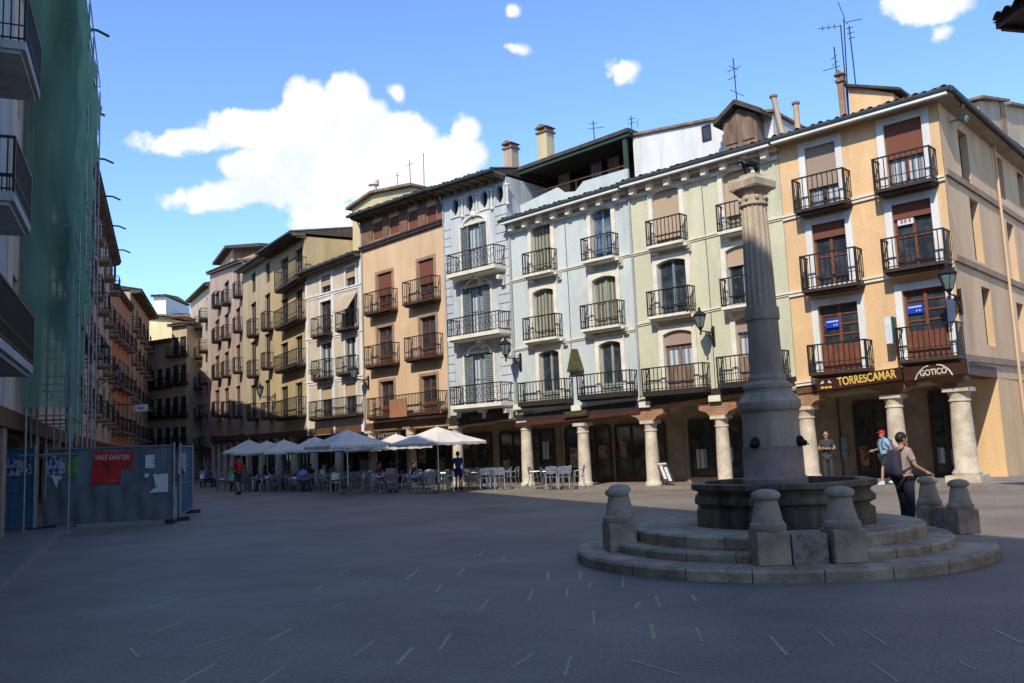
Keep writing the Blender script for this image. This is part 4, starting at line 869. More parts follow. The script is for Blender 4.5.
Fa1 = fpanel((-40, 536), (34, 532), 2.2, 'fblue', 'bright blue site fence panel at the left edge')
Fa2 = fpanel((45, 530), (174, 523), 2.15, 'fgrey', 'long grey-blue site fence panel carrying the red poster', True, (0, 1))
Fa3 = fpanel((178, 521), (191, 513), 2.15, 'fblue', 'short teal site fence panel running away at the corner')
mb = MB(); mb.tube(Fa2.pt(-.2, .1, 0), Fa2.pt(-.25, .1, 4.3), .03, 8); mb.tube(Fa2.pt(-.35, .1, 0), Fa2.pt(-.4, .1, 4.3), .03, 8); o = mb.build('support_pole', 'galv', org=Fa2.pt(-.3, .1, 0), smooth=True); T(o, 'pair of upright steel poles between the blue and grey fence panels', 'pole')
def poster(F, x0, y0, x1, y1, m, label, pts=None, name='poster'):
    u0, z1 = F.px(x0, y0, .1); u1, z0 = F.px(x1, y1, .1); P_ = pts or [(0, 0), (1, 0), (1, 1), (0, 1)]
    dd = .11 if z0 < 1.15 and F is Fa2 else .045
    mb = MB(); mb.prism(F, [(u0+(u1-u0)*a, z0+(z1-z0)*b) for a, b in P_], dd, dd+.006); o = mb.build(name, m, org=F.pt(u0, dd, z0)); T(o, label, 'poster'); return o, u0, z0, u1, z1, dd
X['redp'] = paint('red_poster', (.55, .03, .02)); X['greenp'] = paint('green_poster', (.13, .36, .07)); X['wp'] = mat('printed_white_paper', (.62, .58, .54), (.28, .22, .24), .8, 7, lo=.36, hi=.42); X['collage'] = mat('torn_collage_print', (.42, .38, .44), (.06, .04, .10), .8, 9, bump=.1, lo=.45, hi=.52)
o, u0, z0, u1, z1, dd = poster(Fa2, 91, 451, 134, 483, 'redp', 'red poster torn at the lower right on the grey fence, reading VALE SANTER', [(0, 0), (.68, 0), (.72, .5), (.9, .42), (1, .95), (.6, .93), (.05, 1)])
text_mesh('lettering', 'VALE SANTER', .2, 'wp', o, o.location, Fa2.pt(u0+(u1-u0)*.48, dd+.012, z0+(z1-z0)*.78), Fa2.ang, .004, width=(u1-u0)*.8, slope=-.03)
mb = MB(); w = u1-u0; h = z1-z0; mb.prism(Fa2, [(u0+w*.2, z0+h*.66), (u0+w*.36, z0+h*.62), (u0+w*.44, z0+h*.38), (u0+w*.38, z0+h*.4), (u0+w*.3, z0+h*.56)], dd+.007, dd+.012); mb.build('print', 'fascia', o)
mb = MB(); mb.fb(Fa2, u0+w*.33, u0+w*.6, dd+.007, dd+.011, z0+h*.07, z0+h*.1); mb.build('print', 'pink', o)
o, u0, z0, u1, z1, dd = poster(Fa2, 64.5, 457, 78, 475, 'greenp', 'plain green poster left of the red one on the fence'); mb = MB()
for k in range(7): mb.fb(Fa2, u0+.04, u1-.06-.05*(k % 3), dd+.007, dd+.01, z0+.06+k*.065, z0+.075+k*.065)
mb.build('print', 'gutter', o)
poster(Fa2, 45, 457, 64, 477, 'collage', 'torn purple and white poster collage beside the green poster', [(0, .1), (.4, 0), (.5, .2), (1, .1), (1, .9), (.6, .95), (.4, 1.1), (0, .9)])
poster(Fa2, 52, 476, 62, 488, 'wp', 'pale torn paper scrap hanging below the collage poster', [(.2, .5), (.5, 0), (.6, .5), (1, .8), (.9, 1), (0, 1)])
poster(Fa2, 145, 455, 154, 468, 'wp', 'small white notice high on the fence right of the red poster')
poster(Fa2, 149, 474, 168, 492, 'wp', 'large white torn poster low on the right of the grey fence', [(0, 0), (1, .02), (1, 1), (.45, .95), (.2, 1), (.3, .6), (.35, .3)])
poster(Fa2, 144, 473, 149, 478, 'wp', 'tiny white paper scrap beside the large torn poster', [(0, .2), (.6, 0), (1, .8), (.2, 1)])
poster(Fa1, 2, 458, 31, 476, 'collage', 'wide torn collage poster on the bright blue panel', [(0, .1), (.5, 0), (1, .1), (.95, .8), (1, 1), (.5, .85), (.1, .95)])
poster(Fa3, 180, 452, 188, 474, 'collage', 'strip of torn posters on the teal corner panel', [(0, .1), (.3, 0), (.5, .3), (.8, 0), (1, .4), (.9, 1), (.1, .9)])
# rubble and stones seen above the fence are part of the dark arcade; a projecting white sign further along
u, z = K4.F.px(141, 408, .9) if False else (0, 0)
p = hx(141.5, 60); zc = atY(141.5, 408, 60).z
Fsg = Fac((p.x-.45, p.y), (p.x+.4, p.y)); mb = MB(); mb.fb(Fsg, 0, .8, -.08, .08, zc-.24, zc+.24); o = mb.build('hanging_sign', 'phwhite', org=(p.x, p.y, zc)); T(o, 'white rectangular hanging sign over the left side of the street', 'sign')
mb = MB(); mb.tube(Fsg.pt(-3.5, 0, zc+.28), Fsg.pt(.8, 0, zc+.28), .03, 5); mb.fb(Fsg, .2, .6, .081, .09, zc-.05, zc+.03); mb.build('sign_bracket', 'iron', o)
# ------------------------------------------------------------------ ground
def cloudgrid(): pass
m = bpy.data.materials.new('dark_slate_paving'); m.use_nodes = True; nt = m.node_tree; N = nt.nodes; L = nt.links; b = N['Principled BSDF']
tc = N.new('ShaderNodeTexCoord'); mp = N.new('ShaderNodeMapping'); mp.inputs['Rotation'].default_value = (0, 0, R(28)); L.new(tc.outputs['Object'], mp.inputs[0])
t = N.new('ShaderNodeTexBrick'); L.new(mp.outputs[0], t.inputs[0]); t.inputs['Scale'].default_value = 1; t.inputs['Brick Width'].default_value = 1.0; t.inputs['Row Height'].default_value = .5; t.inputs['Mortar Size'].default_value = .007; t.inputs['Mortar Smooth'].default_value = .3
t.inputs['Color1'].default_value = (.232, .190, .140, 1); t.inputs['Color2'].default_value = (.254, .207, .152, 1); t.inputs['Mortar'].default_value = (.18, .142, .10, 1)
n1 = N.new('ShaderNodeTexNoise'); n1.inputs['Scale'].default_value = .35; n1.inputs['Detail'].default_value = 8; n1.inputs['Roughness'].default_value = .65; L.new(tc.outputs['Object'], n1.inputs[0])
c1 = N.new('ShaderNodeValToRGB'); c1.color_ramp.elements[0].position = .38; c1.color_ramp.elements[0].color = (.70, .69, .69, 1); c1.color_ramp.elements[1].position = .65; c1.color_ramp.elements[1].color = (1.12, 1.1, 1.08, 1); L.new(n1.outputs[0], c1.inputs[0])
x1 = N.new('ShaderNodeMix'); x1.data_type = 'RGBA'; x1.blend_type = 'MULTIPLY'; x1.inputs[0].default_value = 1; L.new(t.outputs[0], x1.inputs[6]); L.new(c1.outputs[0], x1.inputs[7])
n2 = N.new('ShaderNodeTexNoise'); n2.inputs['Scale'].default_value = 26; n2.inputs['Detail'].default_value = 6; L.new(tc.outputs['Object'], n2.inputs[0])
c2 = N.new('ShaderNodeValToRGB'); c2.color_ramp.elements[0].position = .35; c2.color_ramp.elements[0].color = (.7, .7, .7, 1); c2.color_ramp.elements[1].position = .65; c2.color_ramp.elements[1].color = (1.15, 1.15, 1.15, 1); L.new(n2.outputs[0], c2.inputs[0])
x2 = N.new('ShaderNodeMix'); x2.data_type = 'RGBA'; x2.blend_type = 'MULTIPLY'; x2.inputs[0].default_value = .8; L.new(x1.outputs[2], x2.inputs[6]); L.new(c2.outputs[0], x2.inputs[7]); L.new(x2.outputs[2], b.inputs['Base Color'])
b.inputs['Roughness'].default_value = .62; b.inputs['Specular IOR Level'].default_value = .35
bp = N.new('ShaderNodeBump'); bp.inputs['Strength'].default_value = .35; bp.inputs['Distance'].default_value = .01; L.new(n2.outputs[0], bp.inputs['Height']); L.new(bp.outputs[0], b.inputs['Normal']); X['paving'] = m
mb = MB(); mb.v = [Vector(p) for p in ((-600, -300, 0), (600, -300, 0), (600, 900, 0), (-600, 900, 0))]; mb.f = [(0, 1, 2, 3)]
T(mb.build('square_ground', 'paving'), 'dark slate paving of the square', kind='structure')
X['pave2'] = mat('beige_pavement', (.30, .24, .18), (.17, .145, .115), .85, 1.5, bump=.2); X['kerb'] = mat('grey_kerb_stone', (.25, .21, .18), (.17, .15, .13), .85, 3, bump=.3)
def sheet(Bs, d0, d1, h, name, m):
    mb = MB()
    for B in Bs: mb.fb(B.F, 0, B.F.L, d0, d1, -.2, h+random.uniform(0, .001))
    T(mb.build(name, m), kind='structure')
sheet([B2, B3, B4, B5, B6, B7, B8, B9], -3.3, .9, .05, 'arcade_pavement', 'pave2')
mb = MB(); mb.fb(F1, 0, L1+1.6, -3.4, 1.5, -.2, .12); mb.fb(Fs, .0, 14.8, -.5, 1.4, -.2, .118); T(mb.build('corner_pavement', 'pave2'), kind='structure')
mb = MB(); mb.fb(F1, -.1, L1+1.75, 1.5, 1.65, -.2, .125); T(mb.build('kerb', 'kerb'), kind='structure')
g = [ground(58, 533), ground(-30, 606)]; A_, B_ = g; FK = Fac((B_.x, B_.y), (A_.x, A_.y)); mb = MB(); mb.fb(FK, -14, FK.L+.6, -9, 0, -.2, .10); T(mb.build('left_pavement', mat('grey_pavement', (.23, .19, .15), (.17, .14, .115), .75, 1.2, bump=.2)), kind='structure')
mb = MB(); mb.fb(FK, -14, FK.L+.6, .0, .16, -.2, .104); T(mb.build('kerb', 'kerb'), kind='structure')
X['strip'] = mat('pale_inlaid_strip', (.46, .38, .22), (.30, .25, .16), .5, 6)
ST = [(145,609,182,597),(147,635,182,621),(160,582,183,580),(180,683,216,663),(260,683,285,666),(195,647,245,632),(268,641,292,628),(130,648,138,657),(353,656,375,640),(396,665,413,647),(439,650,451,633),(478,612,489,599),(330,607,345,603),(360,584,373,577),(338,574,350,569),(405,580,418,570),(314,591,322,586),(435,592,442,584),(458,575,465,568),(571,655,564.5,676),(593.5,611,594,625),(651,624,654,639),(696,627,702,642),(655.5,596,660,607),(639,602,635,609),(533,590,528,601),(589.5,581,589.5,589),(580.5,571,580,579),(623,577,623,587),(567,589,567,597),(548,571,548,580),(630,660,682,675),(872,663,897,681),(770,636,787,655),(817,630,834,646),(862,629,886,644),(993,629,1022,643),(958,661,976,670),(512,667,534,653),(692,595,696,601),(500,561,505,556),(478,556,484,551)]
for i, (x0, y0, x1, y1) in enumerate(ST):
    a, b_ = ground(x0, y0, .004), ground(x1, y1, .004); F = Fac(a, b_); w = .011 if i % 3 else .016; mb = MB(); mb.fb(F, 0, F.L, -w, w, -.05, .004); o = mb.build('light_strip', 'strip', org=(a.x, a.y, 0))
    T(o, ['thin pale strip set flush in the dark paving, left half of the square', 'thin pale strip set flush in the dark paving, middle of the square before the fountain', 'thin pale strip set flush in the dark paving, right of the fountain column'][0 if x0 < 490 else 1 if x0 < 760 else 2], 'light strip', 'pale strips inlaid in the paving')
# ------------------------------------------------------------------ fountain
def jointed():
    m = mat('jointed_step_stone', (.62, .47, .30), (.28, .21, .14), .85, 2.6, bump=.5, bscale=30); N = m.node_tree.nodes; L = m.node_tree.links
    tc = N.new('ShaderNodeTexCoord'); sx = N.new('ShaderNodeSeparateXYZ'); L.new(tc.outputs['Object'], sx.inputs[0])
    def q(op, a, b=None):
        n = N.new('ShaderNodeMath'); n.operation = op
        for i, x in enumerate((a, b)):
            if x is None: continue
            if isinstance(x, (int, float)): n.inputs[i].default_value = x
            else: L.new(x, n.inputs[i])
        return n.outputs[0]
    a = q('ARCTAN2', sx.outputs[1], sx.outputs[0]); lev = q('FLOOR', q('MULTIPLY', sx.outputs[2], 7.0)); f = q('FRACT', q('ADD', q('MULTIPLY', a, 3.6), q('MULTIPLY', lev, .37)))
    j = q('LESS_THAN', f, .018); b = N['Principled BSDF']; src = b.inputs['Base Color'].links[0].from_socket
    mx = N.new('ShaderNodeMix'); mx.data_type = 'RGBA'; L.new(j, mx.inputs[0]); L.new(src, mx.inputs[6]); mx.inputs[7].default_value = (.05, .042, .035, 1)
    cell = N.new('ShaderNodeTexWhiteNoise'); cell.noise_dimensions = '1D'; L.new(q('FLOOR', q('ADD', q('MULTIPLY', a, 3.6), q('MULTIPLY', lev, 5.37))), cell.inputs['W'])
    m2 = N.new('ShaderNodeMix'); m2.data_type = 'RGBA'; m2.blend_type = 'MULTIPLY'; m2.inputs[0].default_value = 1; L.new(mx.outputs[2], m2.inputs[6]); v = q('ADD', q('MULTIPLY', cell.outputs[0], .35), .8); cb = N.new('ShaderNodeCombineColor'); [L.new(v, cb.inputs[i]) for i in range(3)]; L.new(cb.outputs[0], m2.inputs[7]); L.new(m2.outputs[2], b.inputs['Base Color'])
    return m
X['granite'] = mat('grey_pink_granite', (.58, .45, .31), (.32, .25, .175), .85, 3, bump=.5, bscale=40); X['shaft'] = mat('rose_stone', (.62, .49, .34), (.31, .245, .175), .85, 2.5, bump=.4, bscale=30, streak=True)
X['step'] = mat('worn_step_stone', (.62, .47, .30), (.28, .21, .14), .85, 2.6, bump=.5, bscale=30); X['stepj'] = jointed()
X['basin'] = mat('wet_dark_stone', (.26, .19, .12), (.05, .042, .034), .6, 2.2, bump=.4, streak=True, lo=.4, hi=.66)
X['basin_tan'] = mat('tan_stone', (.30, .21, .11), (.12, .09, .06), .8, 3, bump=.3, streak=True)
X['plinth'] = mat('mottled_red_stone', (.46, .30, .22), (.28, .21, .17), .8, 2.6, bump=.4, lo=.42, hi=.62)
FC = Vector((3.70, 13.1, 0)); fo = empty('fountain', FC, 'round stepped stone fountain with dark basin and tall fluted column', 'fountain')
def jl(n, j, amt): return lambda i, k: 1
mb = MB(); mb.lathe(FC, [(2.87, -.05), (2.88, .115), (2.85, .15), (.5, .15)], 96); mb.build('lower_step', 'stepj', fo, smooth=True)
mb = MB(); mb.lathe(FC, [(2.36, .14), (2.37, .24), (2.35, .265), (.5, .265)], 96); mb.build('middle_step', 'stepj', fo, smooth=True)
mb = MB(); mb.lathe(FC, [(2.03, .25), (2.04, .405), (2.01, .43), (.5, .43)], 96); mb.build('platform', 'stepj', fo, smooth=True)
BC = Vector((atY(774, 470, 13.1).x+.07, 13.1, 0)); ph = R(-80+22.5-12.5+22.5)
ph = R(10-90)
mb = MB(); mb.lathe(BC, [(1.28, .42), (1.31, .44), (1.31, .66), (1.25, .69), (1.24, .72), (1.33, .76), (1.33, .83), (1.26, .89), (1.28, .93), (1.37, .96), (1.37, 1.03), (1.17, 1.03), (1.15, .9), (.3, .9)], 8, ph); mb.build('basin', 'basin', fo)
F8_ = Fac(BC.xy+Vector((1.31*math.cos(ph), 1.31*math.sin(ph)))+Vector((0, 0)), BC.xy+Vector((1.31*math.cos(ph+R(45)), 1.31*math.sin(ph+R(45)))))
mb = MB(); mb.fb(F8_, .02, .42, -.01, .006, .45, .655); mb.fb(F8_, .02, .42, -.01, .014, .765, .825); mb.build('tan_block', 'basin_tan', fo)  # tan patch on one face of the dark basin
mb = MB(); mb.lathe(BC, [(1.14, .86), (1.14, .95), (.2, .95)], 8, ph); mb.build('water', mat('dark_water', (.02, .03, .03), (.015, .02, .02), .05, 2, spec=.8), fo)
zc = lambda y, x=773: atY(x-(475-y)*.06, y, 13.1).z
cx = atY(774, 470, 13.1).x; CC = Vector((cx, 13.1, 0))
pr = [(.47, .96), (.47, zc(478)), (.435, zc(475)), (.43, zc(447))]
mb = MB(); mb.lathe(CC, pr, 32); mb.build('pedestal', 'plinth', fo, smooth=True)
mb = MB(); mb.lathe(CC, [(.415, zc(447)+.004), (.40, zc(412)), (.425, zc(411)), (.455, zc(408)), (.455, zc(402)), (.43, zc(400)), (.375, zc(395)), (.345, zc(393)), (.34, zc(390)), (.36, zc(388)), (.355, zc(385)), (.31, zc(383)), (.265, zc(381)), (.275, zc(379)), (.275, zc(377.5)), (.25, zc(375))], 32); mb.build('column_base', 'shaft', fo, smooth=True)
mb = MB(); mb.lathe(CC, [(.245, zc(375.5)), (.235, zc(345)), (.228, zc(320.5))], 32); mb.build('lower_shaft', 'shaft', fo, smooth=True)
mb = MB(); mb.lathe(CC, [(.25, zc(320.3)), (.255, zc(318)), (.25, zc(308.4))], 32); mb.build('collar', 'shaft', fo, smooth=True)
n = 80
mb = MB(); mb.lathe(CC, [(.222, zc(308.2)), (.218, zc(290)), (.208, zc(250)), (.19, zc(207))], n, 0, lambda i, k: 1-.085*abs(math.sin(math.pi*i/5))**.7); mb.build('fluted_shaft', 'shaft', fo, smooth=False)
mb = MB(); mb.lathe(CC, [(.19, zc(207.5)), (.215, zc(206.5)), (.215, zc(204.5)), (.19, zc(203.5)), (.195, zc(197)), (.25, zc(193)), (.29, zc(191))], 28); mb.build('capital', 'shaft', fo, smooth=True)
mb = MB()
for i in range(8): a = i*math.pi/4; mb.ball(CC+Vector((.2*math.cos(a), .2*math.sin(a), zc(200))), .035, .035, .04, 6, 5)
mb.build('rosette', 'granite', fo, smooth=True)
sq = lambda r, z, a: [tuple(CC+Vector((r*1.414*math.cos(a+k*math.pi/2), r*1.414*math.sin(a+k*math.pi/2), z))) for k in range(4)]
aa = R(262); mb = MB(); z1 = zc(191); z2 = z1+.2; 
mb.hexa(sq(.235, z1, aa)+sq(.25, z1+.03, aa)); mb.hexa(sq(.25, z1+.031, aa)+sq(.25, z1+.13, aa)); mb.hexa(sq(.225, z1+.131, aa)+sq(.13, z1+.22, aa)); mb.hexa(sq(.13, z1+.221, aa)+sq(.125, z1+.25, aa)); mb.build('abacus', 'shaft', fo)
ztop = z1+.251
for x, sg in ((753, -1), (793, 1)):
    d = Vector((sg*.75, -.66, 0)).normalized(); c = CC+d*.43+Vector((0, 0, zc(442))); mb = MB(); mb.ball(c, .07, .07, .085, 10, 8); mb.tube(c+Vector((0, 0, 0)), c+d*.09+Vector((0, 0, -.04)), .055, 8, .04); mb.tube(c+d*.07+Vector((0, 0, -.04)), c+d*.13+Vector((0, 0, -.05)), .012, 5); mb.build('spout', 'iron', fo, smooth=True)
# ------------------------------------------------------------------ skinned figures
def skin(name, V, E, Rr, m, parent=None, loc=(0, 0, 0), sub=2, extra=None):
    me = bpy.data.meshes.new(name); me.from_pydata(V, E, []); o = bpy.data.objects.new(name, me); COL.objects.link(o)
    o.modifiers.new('s', 'SKIN'); sv = me.skin_vertices[0].data
    for i, r in enumerate(Rr): sv[i].radius = (r, r) if not isinstance(r, tuple) else r
    sv[0].use_root = True; s_ = o.modifiers.new('d', 'SUBSURF'); s_.levels = sub; s_.render_levels = sub
    dg = bpy.context.evaluated_depsgraph_get(); nm = bpy.data.meshes.new_from_object(o.evaluated_get(dg)); bpy.data.objects.remove(o)
    if extra:
        bm = bmesh.new(); bm.from_mesh(nm); t2 = bpy.data.meshes.new('x'); t2.from_pydata([tuple(v) for v in extra.v], [], extra.f); bm.from_mesh(t2); bmesh.ops.recalc_face_normals(bm, faces=bm.faces); bm.to_mesh(nm); bm.free(); bpy.data.meshes.remove(t2)
    nm.materials.clear(); nm.materials.append(X[m] if isinstance(m, str) else m); nm.name = name
    for p in nm.polygons: p.use_smooth = True
    ob = bpy.data.objects.new(name, nm); COL.objects.link(ob); ob.location = loc; ob.parent = parent; return ob
# little bull on the column
X['bronze2'] = mat('dark_bronze', (.035, .03, .028), (.02, .018, .017), .45, 6, .5)
V = [(.13, 0, .22), (.02, 0, .225), (-.10, 0, .245), (-.17, 0, .27), (-.22, 0, .25), (-.26, 0, .21), (.11, .045, .13), (.13, .045, .06), (.12, .045, 0), (.11, -.045, .13), (.13, -.045, .06), (.12, -.045, 0), (-.1, .045, .13), (-.1, .045, .06), (-.1, .045, 0), (-.1, -.045, .13), (-.12, -.05, .07), (-.11, -.045, 0), (.17, 0, .25), (.19, 0, .30), (.16, 0, .33)]
E = [(0,1),(1,2),(2,3),(3,4),(4,5),(0,6),(6,7),(7,8),(0,9),(9,10),(10,11),(2,12),(12,13),(13,14),(2,15),(15,16),(16,17),(0,18),(18,19),(19,20)]
Rr = [.062,.065,.078,.06,.045,.025,.035,.018,.018,.035,.018,.018,.032,.018,.018,.032,.018,.018,.012,.009,.008]
ex = MB(); ex.tube((-.21, .03, .29), (-.23, .08, .34), .012, 5, .004); ex.tube((-.21, -.03, .29), (-.23, -.08, .34), .012, 5, .004)
bl = skin('bull_statue', V, E, Rr, 'bronze2', None, CC+Vector((0, 0, ztop)), 1, ex); bl.rotation_euler = (0, 0, R(10)); bl.scale = (.85, .85, .85); T(bl, 'small dark bronze bull standing on top of the fountain column', 'statue')
# bollards
def bollard(X0, Y0, lab, pz=.15, hh=.4, rot=0):
    o = empty('stone_bollard', (X0, Y0, pz), lab, 'bollard', 'stone bollards around the fountain', rz=rot)
    if hasattr(bollard, 'src'):
        for c in bollard.src.children: c2 = c.copy(); COL.objects.link(c2); c2.parent = o
        return o
    mb = MB(); mb.box(-.20, .20, -.20, .20, 0, hh); q = mb.build('pedestal', 'step', o, org=(0, 0, 0)); bv = q.modifiers.new('b', 'BEVEL'); bv.width = .02; bv.segments = 2
    mb = MB(); mb.lathe((0, 0, 0), [(.21, hh), (.22, hh+.03), (.21, hh+.08), (.185, hh+.1), (.135, hh+.34), (.125, hh+.36), (.14, hh+.37), (.168, hh+.385), (.175, hh+.415), (.165, hh+.445), (.12, hh+.475), (.05, hh+.49), (.01, hh+.492)], 28); mb.build('post', 'granite', o, org=(0, 0, 0), smooth=True)
    bollard.src = o; return o
bollard(2.99, 10.82, 'stone bollard in front of the basin, left of the front pair')
bollard(3.87, 10.78, 'stone bollard in front of the basin, right of the front pair', rot=R(4))
bollard(1.42, 12.85, 'leftmost stone bollard on its block at the left end of the steps', rot=R(10))
bollard(1.56, 13.75, 'stone bollard half hidden behind the leftmost one', rot=R(-10))
bollard(6.5, 13.2, 'rightmost stone bollard at the right end of the steps', rot=R(8)).scale = (.86, .86, .88)
bollard(6.44, 14.05, 'sunlit stone bollard beside the man with the backpack', rot=R(-8)).scale = (.86, .86, .90)
X['rough'] = mat('rough_carved_block', (.46, .37, .28), (.18, .145, .11), .9, 12, bump=.8, bscale=20)
mb = MB(); mb.box(3.22, 3.64, 10.66, 11.1, .15, .5); mb.build('infill_block', 'rough', fo)
mb = MB(); mb.box(6.35, 6.7, 13.44, 13.8, .15, .5); mb.build('infill_block', 'rough', fo)
# ------------------------------------------------------------------ umbrellas, tables, chairs
def make_umbrella():
    r = empty('cafe_umbrella', (0, 0, 0), 'x', 'umbrella', 'cafe umbrellas')
    def can(a, b):
        th = 2*math.pi*a; q = 1/max(abs(math.cos(th)), abs(math.sin(th))); rr = 1.42*q*b
        sag = .05*math.sin(math.pi*b)*(1-abs(math.cos(2*th)))+.03*abs(math.sin(4*th))*b
        return (rr*math.cos(th), rr*math.sin(th), 2.76-.66*b**1.12-sag)
    mb = MB(); mb.grid(can, 48, 8); o = mb.build('canopy', 'canvas', r, org=(0, 0, 0))
    mb = MB(); mb.grid(lambda a, b: (lambda p: (p[0]*1.002, p[1]*1.002, p[2]-.13*b*(1-.25*abs(math.sin(2*math.pi*a*12)))))(can(a, 1)), 96, 1); mb.build('valance', 'canvas', o, org=(0, 0, 0))
    mb = MB()
    for k in range(8):
        a = k*math.pi/4; R_ = 1.40*(1.414 if k % 2 else 1); mb.tube((.03*math.cos(a), .03*math.sin(a), 2.66), (R_*math.cos(a), R_*math.sin(a), 2.02), .012, 4); mb.tube((.03*math.cos(a), .03*math.sin(a), 2.1), (R_*.5*math.cos(a), R_*.5*math.sin(a), 2.33), .01, 4)
    mb.build('ribs', 'whitewood', r, org=(0, 0, 0))
    mb = MB(); mb.tube((0, 0, .1), (0, 0, 2.74), .026, 8); mb.ball((0, 0, 2.78), .04, .04, .05); mb.build('pole', 'alu', r, org=(0, 0, 0), smooth=True)
    mb = MB(); mb.box(-.28, .28, -.28, .28, .0, .07); mb.lathe((0, 0, 0), [(.07, .07), (.05, .12), (.045, .4)], 12); mb.build('base', 'kerb', r, org=(0, 0, 0)); return r
US = [(437, 427, 36.5, 50, 'rightmost and brightest ivory umbrella beside the man in blue'), (396, 434, 43, 20, 'second ivory umbrella from the right, behind the rightmost one'), (347, 430, 38.8, 35, 'large ivory umbrella third from the right with a plain pole in front'), (315, 437, 45, 10, 'ivory umbrella fourth from the right, left of the large one'), (284, 440, 47, 30, 'flat-topped greyish umbrella fifth from the right'), (267, 441, 50, 0, 'greyish umbrella sixth from the right, second from the left'), (249, 440, 53, 15, 'leftmost greyish umbrella behind the man in red'), (372, 441, 46.5, 40, 'small low umbrella glimpsed between the large one and the second from the right')]
um0 = make_umbrella()
for i, (x, y, Y, a, lab) in enumerate(US):
    o = um0 if i == 0 else dup(um0); p = atY(x, y, Y); o.location = (p.x, p.y, 0); o.rotation_euler = (0, 0, R(a)); o['label'] = lab
    k = max(.94, min(1.1, p.z/2.75)); o.scale = (1, 1, k)
def make_chair():
    r = empty('cafe_chair', (0, 0, 0), 'x', 'chair', 'cafe chairs')
    mb = MB()
    for i in range(6): mb.box(-.2, .2, -.19+.065*i, -.14+.065*i, .44, .455)
    mb.build('seat', 'alu', r, org=(0, 0, 0))
    mb = MB()
    for i in range(4): mb.box(-.19, .19, .20+.008*i, .212+.008*i, .58+.065*i, .625+.065*i)
    mb.build('backrest', 'alu', r, org=(0, 0, 0))
    for sx in (-1, 1):
        mb = MB(); mb.path([(sx*.21, -.2, 0), (sx*.215, -.17, .45), (sx*.25, -.14, .66), (sx*.25, .14, .67), (sx*.21, .23, .8)], .016, 5); mb.build('leg', 'alu', r, org=(0, 0, 0), smooth=True)
        mb = MB(); mb.path([(sx*.21, .25, 0), (sx*.205, .17, .45), (sx*.205, .235, .83), (0, .245, .86)], .016, 5); mb.build('leg', 'alu', r, org=(0, 0, 0), smooth=True)
    return r
def make_table():
    r = empty('cafe_table', (0, 0, 0), 'x', 'table', 'cafe tables')
    mb = MB(); mb.lathe((0, 0, 0), [(.35, .71), (.36, .72), (.36, .735), (.34, .74)], 24); mb.build('table_top', 'alu', r, org=(0, 0, 0), smooth=True)
    mb = MB(); mb.tube((0, 0, .05), (0, 0, .71), .03, 8); mb.build('column', 'alu', r, org=(0, 0, 0), smooth=True)
    mb = MB()
    for k in range(4): a = k*math.pi/2+.78; mb.tube((0, 0, .08), (.3*math.cos(a), .3*math.sin(a), .015), .02, 5)
    mb.build('feet', 'alu', r, org=(0, 0, 0)); return r
ch0, tb0 = make_chair(), make_table(); used = [0, 0]
def chair(x, y, rz, lab, z=0):
    o = ch0 if not used[0] else dup(ch0); used[0] = 1; o.location = (x, y, z); o.rotation_euler = (0, 0, rz); o['label'] = lab; return o
def table(x, y, lab, z=0):
    o = tb0 if not used[1] else dup(tb0); used[1] = 1; o.location = (x, y, z); o['label'] = lab; return o
ORD = ['first', 'second', 'third', 'fourth', 'fifth', 'sixth', 'seventh', 'eighth']
random.seed(11)
Tn = []
P0 = Vector(atY(432, 480, 36.9).xy); P1 = Vector(atY(236, 480, 49.5).xy); dirv = (P1-P0); nrm = Vector((.60, .80))
for row, rn in enumerate(('front', 'middle', 'back')):
    nT = 8
    for i in range(nT):
        t = i/(nT-1); p = P0+dirv*t+nrm*row*2.0+Vector((random.uniform(-.25, .25), random.uniform(-.25, .25)))
        if row == 2 and i > 4: continue
        where = '%s from the right in the %s row' % (ORD[i], rn)
        table(p.x, p.y, 'round aluminium table, '+where)
        base = random.uniform(0, 6.28); angs = [-1.7, 1.5, .0, 3.1] if row < 2 else [-1.6, .2, 2.9]
        for k, a in enumerate(angs):
            a += random.uniform(-.3, .3); c = p+Vector((math.cos(a), math.sin(a)))*.68
            side = ['in front', 'behind', 'right', 'left'][k] if row < 2 else ['in front', 'right', 'left'][k]
            if (row, i, k) in SKIPCH: pass
            chair(c.x, c.y, a-math.pi/2+random.uniform(-.15, .15), 'aluminium chair %s of the table %s' % (side, where))
            Tn.append((c.x, c.y, a, row, i, k))
for j, (x, Y, lab) in enumerate(((481, 37.9, 'left'), (499, 37.3, 'middle'), (550, 35.6, 'right'), (563, 35.0, 'far right'))):
    p = atY(x, 480, Y); table(p.x, p.y, 'round aluminium table in front of the arcade columns, %s of the four' % lab, .05 if j > 0 else .05)
    for k, a in enumerate((2.9, -.2, -1.5)):
        a += random.uniform(-.2, .2); c = p.xy+Vector((math.cos(a), math.sin(a)))*.62; chair(c.x, c.y, a-math.pi/2, 'aluminium chair %s the %s of the four tables by the arcade columns' % (('left of', 'right of', 'in front of')[k], lab), .05)
